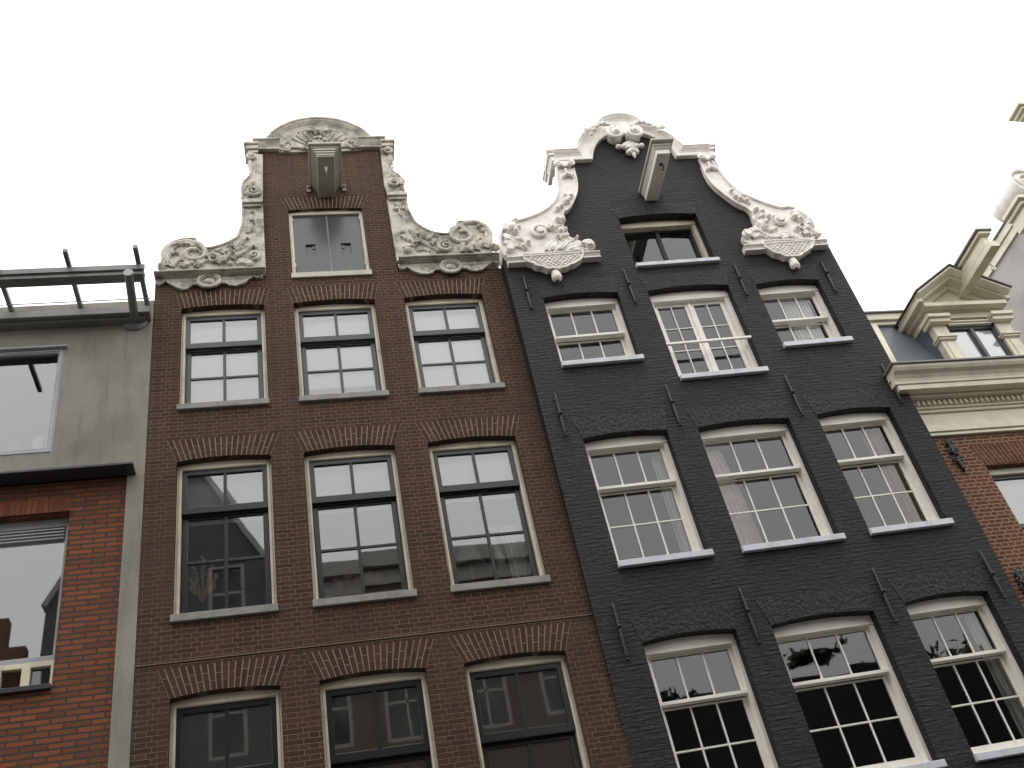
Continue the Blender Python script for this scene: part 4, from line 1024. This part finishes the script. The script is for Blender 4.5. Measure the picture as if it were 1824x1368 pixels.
# steep roof, verge board, fascia
yR = lambda w: .53+(w-3.13)*.298
c = MB(); wA, wB = 2.34, 4.38
RR_ = 2.9
c.hexa([(-.3, yR(wA), wA), (RR_, yR(wA), wA), (RR_, yR(wA)+3, wA), (-.3, yR(wA)+3, wA)], [(-.3, yR(wB), wB), (RR_, yR(wB), wB), (RR_, yR(wB)+3, wB), (-.3, yR(wB)+3, wB)])
c.box(.2, 1.5, yR(3.1)-.022, yR(3.1)+.05, 3.1, 3.115)
c.build('mansard_roof', 'zinc', rh, RG)
c = MB(); vb = RG.P(640, 0)[0] if False else None
q0 = RG.P(1557, 587, .9); q1 = RG.P(1616, 680, .5)
ul = RG.P(1556, 584, yR(4.3))[0]; print('verge', ul, q0, q1)
ubt = RG.P(1634, 712, yR(wA)-.09)[0]; utp = RG.P(1565, 583, yR(4.38)-.09)[0]; print('verge', ubt, utp)
c.hexa([(ubt-.5, yR(wA)-.09, wA), (ubt, yR(wA)-.09, wA), (ubt, yR(wA)+.1, wA), (ubt-.5, yR(wA)+.1, wA)], [(utp-.5, yR(4.38)-.09, 4.38), (utp, yR(4.38)-.09, 4.38), (utp, yR(4.38)+.1, 4.38), (utp-.5, yR(4.38)+.1, 4.38)])
c.build('verge_board', 'cream_house', rh, RG)
c = MB(); c.box(-.3, 2.0, .85, 1.2, 4.381, 4.46); c.box(-.3, 2.0, .80, 1.2, 4.461, 4.60)
fa = c.build('fascia', 'cream_house', rh, RG, .006)
c = MB(); c.box(-.3, 2.0, .76, 1.25, 4.602, 4.63); c.build('roof_edge', 'metal_grey', fa, RG)
# dormer
DY = .30
dm = MB()
dL, dR = 1.565, 3.0
dm.box(dL+.02, dR-.02, DY+.12, 1.6, 2.34, 3.95)
dorm = dm.build('dormer', 'zinc', rh, RG)
for (u0, u1) in ((dL, dL+.26), (dR-.26, dR)):
    jl = MB()
    jl.box(u0, u1, DY, DY+.14, 2.34, 3.80); jl.box(u0+.07, u1-.07, DY-.015, DY-.0005, 2.40, 3.42)
    jl.box(u0-.045, u1+.045, DY-.07, DY+.15, 3.50, 3.535); jl.box(u0-.03, u1+.03, DY-.045, DY+.15, 3.465, 3.499)
    jl.box(u0-.075, u1+.075, DY-.14, DY+.2, 3.88, 3.95); jl.box(u0-.055, u1+.055, DY-.10, DY+.16, 3.80, 3.879)
    jl.build('pilaster', 'cream_house', dorm, RG, .004)
fz = MB(); fz.box(dL+.2, dR-.2, DY-.005, DY+.2, 3.80, 3.84); fz.box(dL+.2, dR-.2, DY-.03, DY+.2, 3.841, 3.87)
fz.box(dL-.0, dR+.0, DY-.0, 1.5, 3.951, 4.06)
fz.box(dL-.06, dR+.06, DY-.17, 1.5, 4.085, 4.17)
fz.build('entablature', 'cream_house', dorm, RG, .004)
dt = MB(); i = 0
while dL-.02+i*.036 < dR+.02: dt.box(dL-.02+i*.036, dL+i*.036, DY-.05, DY, 4.062, 4.084); i += 1
dt.box(dL-.02, dR+.02, DY-.02, 1.4, 4.0605, 4.0845)
dt.build('dentils', 'cream_house', dorm, RG)
# pediment: raking cornice, tympanum
pe = MB(); mid = (dL+dR)/2; wAp = 4.84
pe.prism([(dL+.1, 4.171), (dR-.1, 4.171), (mid, 4.68)], DY+.06, DY+.3)
rk = [(dL-.16, 4.30), (mid, wAp+.03), (dR+.16, 4.30)]
moulding(pe, rk, [(0, DY+.5), (0, DY-.30), (.03, DY-.30), (.05, DY-.27), (.085, DY-.21), (.09, DY-.17), (.12, DY-.17), (.125, DY-.02), (.20, DY-.01), (.205, DY+.5)])
pe.build('pediment', 'cream_house', dorm, RG, .003)
pe = MB(); moulding(pe, [(dL-.18, 4.31), (mid, wAp+.05), (dR+.18, 4.31)], [(-.02, 1.8), (-.02, DY-.33), (-.001, DY-.33), (-.001, 1.8)])
pe.build('pediment_capping', 'metal_grey', dorm, RG)
for u in (dL-.14, dR+.06):
    pe = MB(); pe.box(u, u+.08, DY-.2, 1.3, 4.171, 4.28); pe.build('return_cornice', 'cream_house', dorm, RG, .004)
sw = MB(); sw.rectframe(dL+.26, dR-.26, 2.34, 3.80, .05, .05, .05, .06, DY+.05, DY+.12); sw.box(mid-.03, mid+.03, DY+.03, DY+.12, 2.39, 3.74)
for (p0, p1) in ((dL+.31, mid-.03), (mid+.03, dR-.31)): sw.box(p0, p1, DY+.06, DY+.1, 2.98, 3.02)
dw = sw.build('dormer_window', 'dark_sash', dorm, RG, .004)
p = MB(); pane_quads(p, [(u0, u1, z0, z1) for (u0, u1) in ((dL+.31, mid-.03), (mid+.03, dR-.31)) for (z0, z1) in ((2.39, 2.98), (3.02, 3.74))], DY+.09); p.build('pane', 'glass', dw, RG)
p = MB(); blind_mesh(p, dL+.3, dR-.3, 2.45, 3.76, DY+.114); p.build('roller_blind', 'blind', dw, RG)
# dormer hoist beam
hb = MB(); wtp = 4.90
tf = RG.PZ(1753.5, 406, wtp); tf2 = RG.PZ(1774.5, 405, wtp); bf = RG.PZ(1765.3, 435, 4.50); bf2 = RG.PZ(1779.6, 434, 4.50)
print('dormer beam', tf, tf2, bf, bf2)
um = (bf[0]+bf2[0])/2; hb.box(um-.085, um+.085, bf[1], DY+.1, 4.46, 4.53); hb.box(um-.065, um+.065, bf[1]+.012, DY+.1, 4.531, 4.60)
hb.box(um-.06, um+.06, bf[1]+.10, DY+.1, 4.601, 4.80); hb.box(um-.11, um+.11, bf[1]+.03, DY+.1, 4.801, 4.86)
h1 = hb.build('hoist_beam', 'cream_house', dorm, RG, .005)
hb = MB(); hb.box(um-.15, um+.15, tf[1], DY+.4, 4.862, 4.90); hb.build('cover_plate', 'metal_grey', h1, RG, .004)
hb = MB(); hy = bf[1]+.35; hb.tube([(um+.05, hy, 4.47), (um+.05, hy, 4.36)]+[(um+.05+.045*math.sin(x), hy, 4.315+.045*math.cos(x)) for x in [i*.5 for i in range(11)]], .015, 6); hb.build('hook', 'card', h1, RG)
# ornate wall anchors
for k_, (p, q) in enumerate((((1682, 782), (1722, 840)), ((1806, 1015), (1840, 1065)))):
    A, B = RG.P(*p, -.03), RG.P(*q, -.03); m1 = MB(); u = (A[0]+B[0])/2; h = A[1]-B[1]
    m1.tube([(u, -.03, A[1]-h*t) for t in (0, .25, .5, .75, 1)], [.02, .028, .022, .03, .018], 6)
    for t, r_ in ((.12, .05), (.35, .07), (.62, .075)):
        for sg in (-1, 1): spiral(m1, (u+sg*r_*.7, A[1]-h*t), r_*.7, 1.2, -.04, .016, .012, math.pi*.5, sg, .01)
    m1.ball((u, -.05, A[1]-h*.5), .035); m1.ball((u, -.04, A[1]-h*.9), .03)
    m1.build('wall_anchor', 'iron', rh, RG)

# ================================================================== THE FAR HOUSE (right edge)
fh = house('grey_rendered_house', Frame(RG.org, RG.R, (RW+2.2, 0, -8)), 'tall house at the right edge showing a grey rendered flank and cream gable top')
FF = Frame(RG.org, RG.R, (RW+2.2, 0, -8))
mb = MB(); mb.box(RW+.01, RW+.25, -.12, 8, -8, 6.12); mb.box(RW+.25, RW+4.6, 7.8, 8, -8, 6.1)
mb.build('flank_wall', 'render_grey', fh, FF)
mb = MB(); mb.box(RW+.25, RW+4.7, -.12, .15, -8, 6.25); mb.build('front_wall', 'orange_brick', fh, FF)
mb = MB(); mb.box(RW-.06, RW+.3, -.2, 8, 6.14, 6.30); mb.box(RW-.03, RW+.02, -.15, 8, 5.98, 6.139); eb = mb.build('eaves_board', 'cream_house', fh, FF, .006)
mb = MB(); mb.box(RW-.09, RW+4.8, -.22, 8, 6.302, 6.33); mb.build('roof_edge', 'metal_grey', eb, FF)
q = [FF.P(1799, 368, -.3), FF.P(1806, 352, -.3)]; print('far', q, FF.P(1826, 316, -.35), FF.P(1812, 181, -.45), FF.PZ(1799, 214, FF.P(1812, 190, -.45)[1]))
mb = MB(); cc = FF.P(1830, 318, -.30)
rr = abs(FF.P(1803, 318, -.30)[0]-cc[0])
mb.cyl_y(cc[0], cc[1], rr*.93, -.22, .55, 36)
n = 36; mb.tube([(cc[0]+rr*.93*math.cos(2*math.pi*i/n), -.24, cc[1]+rr*.93*math.sin(2*math.pi*i/n)) for i in range(n+1)], .035, 8)
spiral(mb, cc, rr*.6, 1.5, -.24, .04, .02); leaf(mb, [(cc[0]-rr*.2, cc[1]-rr*.9), (cc[0]-rr*.45, cc[1]-rr*.75), (cc[0]-rr*.5, cc[1]-rr*.45)], .16, -.22, .05, 3)
vo = mb.build('gable_volute', 'plaster_white', fh, FF)
mb = MB(); q = FF.P(1808, 350, -.4); mb.box(q[0], q[0]+1.2, -.45, .1, q[1]-.08, q[1]); mb.box(q[0]+.06, q[0]+1.2, -.38, .1, q[1]-.16, q[1]-.081); mb.box(q[0]+.12, q[0]+1.2, -.3, .1, q[1]-.45, q[1]-.161)
mb.build('shoulder_cornice', 'cream_house', fh, FF, .006)
mb = MB(); q = FF.P(1812, 181, -.45); yk = FF.PZ(1799, 213, q[1])[1]
for i in range(4): mb.box(q[0]+.07*i, q[0]+1.6, -.45+.05*i, yk-.04*i, q[1]-.07*(i+1), q[1]-.07*i-.001)
mb.box(q[0]+.3, q[0]+1.5, -.2, yk-.2, 6.26, q[1]-.281)
mb.build('gable_top', 'cream_house', fh, FF, .006)

# ================================================================== THINGS BEHIND THE GLASS
def curtain(fr, u0, u1, w0, w1, y, mat, label, flare=0.0, folds=7, gather=1.0):
    mb = MB(); n = folds*8; vs = []
    for i in range(n+1):
        t = i/n; a = .028*math.sin(t*folds*2*math.pi)+.010*math.sin(t*folds*5.1+1)
        ub_, ut_ = u0+(u1-u0)*t, u0+(u1-u0)*(.5+(t-.5)*gather)
        for j in range(7):
            z = j/6; vs.append((ub_+(ut_-ub_)*z+flare*z*z, y+a*(1-.25*z), w0+(w1-w0)*z))
    mb.add(vs, [(i*7+j, (i+1)*7+j, (i+1)*7+j+1, i*7+j+1) for i in range(n) for j in range(6)], True)
    return thing_in(fr, mb, 'curtain', mat, label, 'curtain')
curtain(BK, 4.30, 4.78, 5.78, 6.80, .36, 'curtain', 'sheer white curtain gathered at the right of the upper right black house window', 0, 8)
curtain(BK, 1.44, 1.60, 2.6, 4.2, .36, 'curtain', 'narrow white curtain edge at the right of the black house second row left window', 0, 3)
curtain(BK, 2.16, 2.56, 2.55, 4.2, .36, 'curtain_pink', 'pale pinkish curtain at the left of the black house second row middle window', -.12, 6)
curtain(BK, 4.62, 4.92, 2.6, 4.2, .36, 'curtain_brown', 'brown curtain at the right of the black house second row right window', 0, 4)
curtain(BK, 4.80, 5.1, -.3, 1.3, .36, 'curtain', 'white curtain at the right of the black house lowest right window', 0, 5)
curtain(BR, 2.50, 2.74, 7.92, 8.85, .42, 'curtain', 'cream curtain hanging in the lower right corner of the brown house second row right window', -.05, 4)
# wheat sheaf
mb = MB(); q = BR.P(361, 1066, .32)
for an, ln in ((-.55, .32), (-.28, .42), (0, .52), (.28, .42), (.55, .32), (-.75, .2), (.75, .2)):
    tip = (q[0]+ln*math.sin(an), q[1]+ln*math.cos(an)*1.1)
    mb.tube([(q[0], .32, q[1]-.06), (q[0]+.4*(tip[0]-q[0]), .32, q[1]+.4*(tip[1]-q[1])), (tip[0], .31, tip[1])], [.013, .015, .016], 5)
    for j in range(7):
        t = .55+.45*j/6; mb.ball((q[0]+(tip[0]-q[0])*t+(.012 if j % 2 else -.012), .315, q[1]-.03+(tip[1]-q[1]+.03)*t), .024, .018, .036, 6, 5)
thing_in(BR, mb, 'dried_wheat_bunch', 'straw', 'dried wheat bunch standing inside the brown house second row left window', 'dried plant')
# lamp and ornaments in the right window
mb = MB(); q = BR.P(838, 1010, .5)
n = 20
mb.add([(q[0]+r_*math.cos(2*math.pi*k/n), .5+r_*math.sin(2*math.pi*k/n), q[1]+z) for r_, z in ((.21, -.02), (.10, .30)) for k in range(n)], [(k, (k+1) % n, n+(k+1) % n, n+k) for k in range(n)], True)
mb.tube([(q[0], .5, q[1]-.22), (q[0], .5, q[1]+.28)], .02, 8)
thing_in(BR, mb, 'table_lamp', 'shade_cloth', 'table lamp with a wide pale shade inside the brown house second row right window', 'lamp')
mb = MB(); q = BR.P(888, 985, .36)
mb.tube([(q[0], .36, q[1]-.20), (q[0], .36, q[1]-.1), (q[0]-.01, .36, q[1]+.05), (q[0]-.03, .36, q[1]+.14), (q[0]-.04, .36, q[1]+.30)], [.06, .07, .045, .05, .03], 10)
mb.ball((q[0]-.08, .36, q[1]+.36), .045); mb.ball((q[0]+.01, .36, q[1]+.36), .045); mb.ball((q[0]-.035, .36, q[1]+.33), .06, .05, .04)
thing_in(BR, mb, 'figurine', 'curtain', 'slender white figurine inside the brown house second row right window, beside the lamp', 'figurine')
# dim objects in the middle window
mb = MB(); q = BR.P(600, 1035, .6)
for i in range(5): mb.ball((q[0]+.13*i, .6, q[1]-.04+.03*(i % 2)), .075, .07, .09)
thing_in(BR, mb, 'cushion_row', 'curtain_brown', 'low row of brown cushions inside the brown house second row middle window', 'cushions')

# ================================================================== STREET, OPPOSITE ROW
mb = MB(); mb.box(-400, 400, -400, 400, -.3, -.01); g = mb.build('ground', 'pavement', None); tag(g, None, None, None, 'structure')
mb = MB(); mb.box(-60, 60, 1.2, 8.2, -.2, 0.0); g = mb.build('road', 'asphalt', None); tag(g, kind='structure')
mb = MB(); mb.box(-60, 60, 8.2, 11.0, -.2, .13); g = mb.build('pavement', 'pavement', None); tag(g, kind='structure')
mb = MB(); mb.box(-60, 60, -1.5, 1.2, -.2, .13); g = mb.build('pavement_near', 'pavement', None); g.name = 'pavement'; tag(g, kind='structure')

def opposite(name, x0, x1, top, mat, label, wins, shape='flat', wmat='opp_trim', depth=8):
    e = bpy.data.objects.new(name, None); COL.objects.link(e); e.location = ((x0+x1)/2, -1.5, 0); tag(e, label, 'house')
    fr = Frame((0, 0, 0), I3, ((x0+x1)/2, -1.5, 0))
    c = (x0+x1)/2
    if shape in ('flat', 'plain'): out = [(x0, 0), (x1, 0), (x1, top), (x0, top)]
    elif shape == 'gable': out = [(x0, 0), (x1, 0), (x1, top), (c, top+5.0), (x0, top-.6)]
    else:
        out = [(x0, 0), (x1, 0)]; n = 5
        for i in range(n): out += [(x1-(x1-c-.5)*i/n, top+4.*i/n), (x1-(x1-c-.5)*i/n, top+4.*(i+1)/n)] if i else [(x1, top), (x1, top+.8)]
        out += [(c+.5, top+4.6), (c-.5, top+4.6), (x0, top)]
    hs = [[(a, z), (a+w, z), (a+w, z+h), (a, z+h)] for a, z, w, h in wins]
    m_ = MB(); m_.prism(out, -1.8, -1.5, hs); m_.build('wall', mat, e, fr)
    m_ = MB(); m_.box(x0, x1, -1.5-depth, -1.81, 0, top-.7); m_.build('body', 'dark_flank_brick', e, fr)
    if shape == 'flat':
        m_ = MB(); m_.box(x0-.05, x1+.05, -1.5, -1.2, top-.45, top); m_.box(x0, x1, -1.49, -1.42, top-.9, top-.46); m_.build('cornice', 'opp_trim', e, fr)
    elif shape == 'gable':
        m_ = MB(); moulding(m_, [(x0-.1, top-.6), (c, top+5.05), (x1+.1, top)], [(0, -1.8), (0, -1.4), (.14, -1.4), (.14, -1.8)]); m_.build('verge_board', 'opp_trim', e, fr)
    for a, z, w, h in wins:
        f_ = MB(); f_.rectframe(a, a+w, z, z+h, .1, .1, .1, .1, -1.62, -1.54); f_.box(a+w/2-.03, a+w/2+.03, -1.6, -1.56, z, z+h); f_.box(a, a+w, -1.6, -1.56, z+h*.55, z+h*.55+.07)
        wo = f_.build('window', wmat, e, fr)
        f_ = MB(); pane_quads(f_, [(a+.05, a+w-.05, z+.05, z+h-.05)], -1.59); f_.build('pane', 'glass_far', wo, fr)
        f_ = MB(); f_.box(a-.02, a+w+.02, -1.86, -1.801, z-.02, z+h+.02); f_.build('dark_room', 'room_dark', wo, fr)
def wgrid(xs, zs, w=1.1, h=1.9): return [(x, z, w, h) for x in xs for z in zs]
opposite('stepped_gable_house', -12.5, -6.75, 13.9, 'orange_brick', 'stepped gable brick house across the street, left end of the row', wgrid((-12, -10.2, -8.4), (1.2, 4.4, 7.6, 10.8)), 'step')
opposite('pointed_gable_house', -6.4, -.95, 16.3, 'opp_grey', 'steep pointed gable grey rendered house across the street', wgrid((-5.9, -4.2, -2.6), (1.2, 4.6, 7.9, 11.2, 14.4), 1.0), 'gable')
opposite('flat_cornice_house', -.95, 6.7, 16.1, 'opp_brown', 'flat corniced brown house across the street', wgrid((-.4, 1.5, 3.5, 5.3), (1.2, 4.6, 7.9, 11.2, 13.4), 1.1, 1.7))
opposite('low_garden_house', 6.7, 20, 10.15, 'opp_dark', 'low dark flat topped house across the street in front of tall trees', wgrid((7.5, 10, 12.5, 15, 17.5), (1.2, 4.4)), 'plain')
def tree(x, y, h, r, label, seed):
    random.seed(seed)
    e = bpy.data.objects.new('tree', None); COL.objects.link(e); e.location = (x, y, 0); tag(e, label, 'tree', 'trees behind the opposite houses')
    m_ = MB(); m_.tube([(0, 0, 0), (.05, 0, h*.3), (0, .1, h*.6), (.1, 0, h*.85)], [.28, .22, .15, .05], 10)
    for i in range(9):
        an = i*2.4; z = h*(.4+.05*i); m_.tube([(0, 0, z), (r*.4*math.cos(an), r*.4*math.sin(an), z+.8), (r*.75*math.cos(an), r*.75*math.sin(an), z+1.3)], [.09, .05, .02], 6)
    m_.build('trunk', 'bark', e)
    m_ = MB()
    cl = [(random.gauss(0, r*.42), random.gauss(0, r*.42), h*.68+random.gauss(0, h*.13), random.uniform(.5, 1.0)) for _ in range(46)]
    for i in range(9000):
        a, b, z, s = random.choice(cl); p = Vector((random.gauss(a, s*.42), random.gauss(b, s*.42), min(h, random.gauss(z, s*.4))))
        d1 = Vector([random.gauss(0, 1) for _ in range(3)]).normalized()*.17; d2 = Vector([random.gauss(0, 1) for _ in range(3)]).normalized()*.13
        m_.add([p-d1, p+d2, p+d1, p-d2], [(0, 1, 2, 3)])
    m_.build('crown', 'leaves', e)
tree(8.4, -6.5, 11.9, 3.0, 'leafy tree behind the low house, nearest the flat corniced house', 11)
tree(11.8, -7.0, 12.3, 3.2, 'leafy tree behind the low house, middle of the three', 12)
tree(16.6, -6.6, 12.8, 3.2, 'leafy tree behind the low house, farthest right of the three', 13)

# ================================================================== LIGHT, SKY, CAMERA
w = bpy.data.worlds.new('World'); bpy.context.scene.world = w; w.use_nodes = True; nt = w.node_tree
bg = nt.nodes['Background']; sky = N(nt, 'ShaderNodeTexSky'); sky.sky_type = 'NISHITA'; sky.sun_disc = False
SEL, SRO = rad(74), rad(215)
sky.sun_elevation = SEL; sky.sun_rotation = SRO; sky.dust_density = 4; sky.air_density = 1.5
bw_ = N(nt, 'ShaderNodeRGBToBW'); L(nt, sky.outputs[0], bw_.inputs[0])
cld = mix(nt, .82, sky.outputs[0], (1, 1, 1))
nt.links.remove(cld.node.inputs[7].links[0]) if cld.node.inputs[7].links else None
cm = N(nt, 'ShaderNodeCombineColor')
for i, k in enumerate((1.0, .995, .985)):
    mm = N(nt, 'ShaderNodeMath', operation='MULTIPLY'); mm.inputs[1].default_value = k; L(nt, bw_.outputs[0], mm.inputs[0]); L(nt, mm.outputs[0], cm.inputs[i])
L(nt, cm.outputs[0], cld.node.inputs[7])
veil = mix(nt, .78, cld, (10.9, 10.88, 10.8))         # even cloud cover
L(nt, veil, bg.inputs[0]); bg.inputs[1].default_value = .15
sd = bpy.data.lights.new('sun', 'SUN'); sd.energy = .5; sd.angle = rad(40); sd.color = (1, .97, .92)
so = bpy.data.objects.new('sun', sd); COL.objects.link(so)
az = SRO; dv = Vector((math.sin(az)*math.cos(SEL), math.cos(az)*math.cos(SEL), math.sin(SEL)))
so.rotation_euler = dv.to_track_quat('Z', 'Y').to_euler(); so.location = dv*40
cd = bpy.data.cameras.new('camera'); cam = bpy.data.objects.new('camera', cd); COL.objects.link(cam)
m4 = Matrix((RT, UP, -fwd)).transposed().to_4x4(); m4.translation = CAM; cam.matrix_world = m4
cd.sensor_width = 36; cd.lens = FPX/1824*36; cd.clip_end = 2000; cd.clip_start = .05
sc = bpy.context.scene; sc.camera = cam
sc.view_settings.view_transform = 'Standard'; sc.view_settings.look = 'None'; sc.view_settings.exposure = .55
sc.cycles.use_denoising = True
sc.cycles.max_bounces = 8; sc.cycles.transparent_max_bounces = 16; sc.cycles.sample_clamp_indirect = 4
